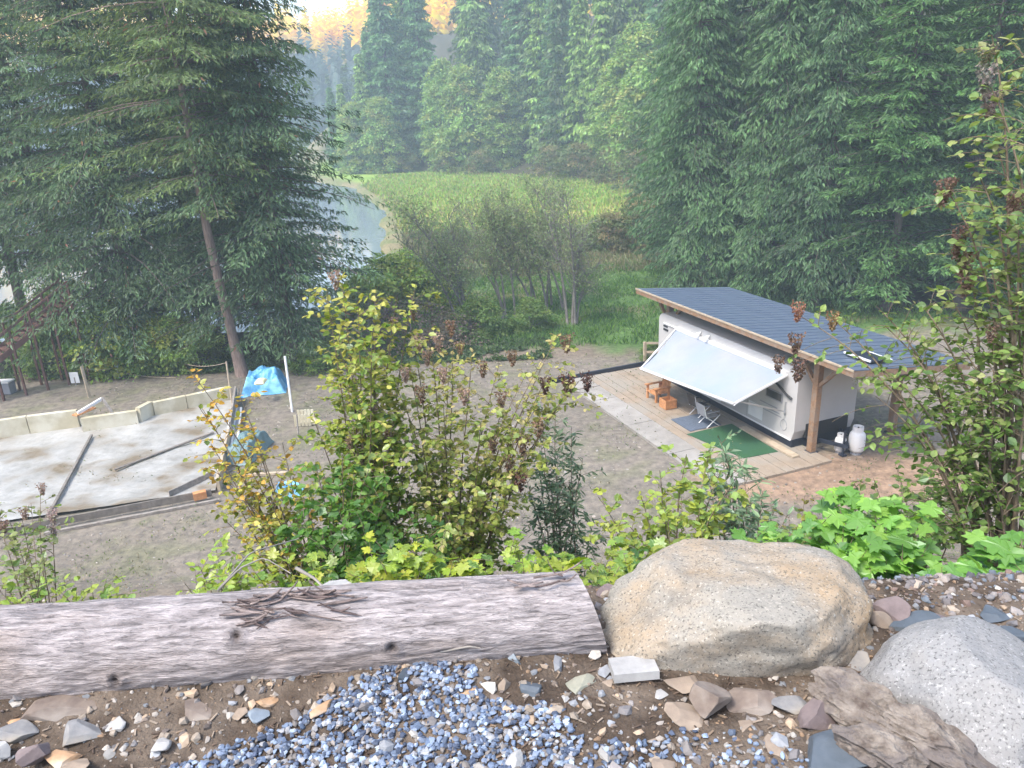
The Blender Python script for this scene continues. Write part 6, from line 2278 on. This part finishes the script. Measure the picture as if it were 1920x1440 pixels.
land = lambda x, y: (x > lake_edge(y) + 1.0) & (height(x, y) > -0.5) & (x < forest_edge(y) + 1)
g = blades(70000, (-10, 30), (38.2, 60), 0.15, 0.5, 0.06, [(0.10, 0.20, 0.045), (0.14, 0.26, 0.05), (0.07, 0.15, 0.04)], 901, land)
structure('tall_grass', g, M_leaf, False, 'stuff', 'lush green grass behind the yard')
g = blades(42000, (-12, 18), (57, 80), 0.25, 0.8, 0.09, [(0.19, 0.20, 0.09), (0.24, 0.21, 0.12), (0.13, 0.19, 0.06), (0.27, 0.24, 0.13)], 902, land)
structure('marsh_reeds', g, M_leaf, False, 'stuff', 'olive and tan reeds of the marsh')
g = blades(42000, (-24, 26), (80, 155), 0.3, 0.9, 0.22, [(0.21, 0.36, 0.07), (0.27, 0.40, 0.08), (0.38, 0.39, 0.11), (0.30, 0.28, 0.12)], 903, land)
structure('meadow_grass', g, M_leaf, False, 'stuff', 'bright green meadow grass')
# low plants, dry stalks and leaf litter on the slope and yard
def cover(n, xr, yr, smin, smax, cols, seed, thr):
    q = np.random.default_rng(seed)
    x, y = q.uniform(*xr, n), q.uniform(yr[0] ** 0.5, yr[1] ** 0.5, n) ** 2
    cl = fbm(np.stack([x * 0.8, y * 0.8, 0 * x], 1), 3, seed)
    k = cl > thr
    x, y = x[k], y[k]
    P = np.stack([x, y, height(x, y) + q.uniform(0, 0.12, len(x))], 1)
    L = q.uniform(smin, smax, len(x))
    g = G()
    ci = q.integers(0, len(cols), len(x))
    c = np.asarray(cols)[ci] * q.uniform(0.7, 1.3, (len(x), 1))
    diamonds(g, P, np.stack([q.normal(0, 1, len(x)), q.normal(0, 1, len(x)), q.uniform(0, 1.2, len(x))], 1), q.normal(0, 0.4, P.shape) + [0, 0, 1], L, L * 0.5, c, 0.15)
    return g


g = cover(60000, (-19, 14), (3.0, 19), 0.02, 0.07, [(0.12, 0.20, 0.05), (0.20, 0.27, 0.06), (0.09, 0.15, 0.04), (0.28, 0.24, 0.13), (0.30, 0.22, 0.14)], 911, -0.12)
structure('ground_cover', g, M_leaf, False, 'stuff', 'weeds and leaf litter scattered over the slope')
g = cover(26000, (-21, 16), (17, 37), 0.03, 0.11, [(0.15, 0.19, 0.07), (0.11, 0.15, 0.06), (0.24, 0.21, 0.14)], 912, 0.02)
structure('yard_weeds', g, M_leaf, False, 'stuff', 'thin weeds on the gravel yard')
g = cover(30000, (-26, 2), (36.3, 40), 0.08, 0.26, [(0.06, 0.11, 0.035), (0.09, 0.15, 0.045), (0.05, 0.085, 0.03)], 913, -0.25)
structure('ivy', g, M_leaf, False, 'stuff', 'dark green ivy and undergrowth along the yard edge')
g = stones(3200, lambda n, q: (lambda x, y: np.stack([x, y, height(x, y)], 1))(q.uniform(-19, 12, n), q.uniform(14, 36, n)), 0.02, 0.07, [(0.24, 0.22, 0.19), (0.30, 0.28, 0.26), (0.18, 0.16, 0.14), (0.34, 0.30, 0.26)], 914, 0.0, 2.5)
structure('yard_stones', g, M_grav, False, 'stuff', 'small stones in the gravel of the yard')
# weathered brown stalks standing on the slope
q = np.random.default_rng(915)
g = G()
for k in range(900):
    x, y = q.uniform(-9, 10), q.uniform(4, 19)
    z = float(height(np.array([x]), np.array([y]))[0])
    h = q.uniform(0.15, 0.6)
    d = np.array([q.normal(0, .35), q.normal(0, .35), 1.0])
    g.tube([np.array([x, y, z]), np.array([x, y, z]) + d * h * .5, np.array([x, y, z]) + d * h + q.normal(0, .04, 3)], [0.005, 0.004, 0.002], 3, np.array([(0.30, 0.24, 0.17), (0.20, 0.15, 0.11), (0.36, 0.31, 0.24)][k % 3]), cap=False)
structure('dry_stalks', g, M_grav, False, 'stuff', 'dry brown stalks standing on the slope')
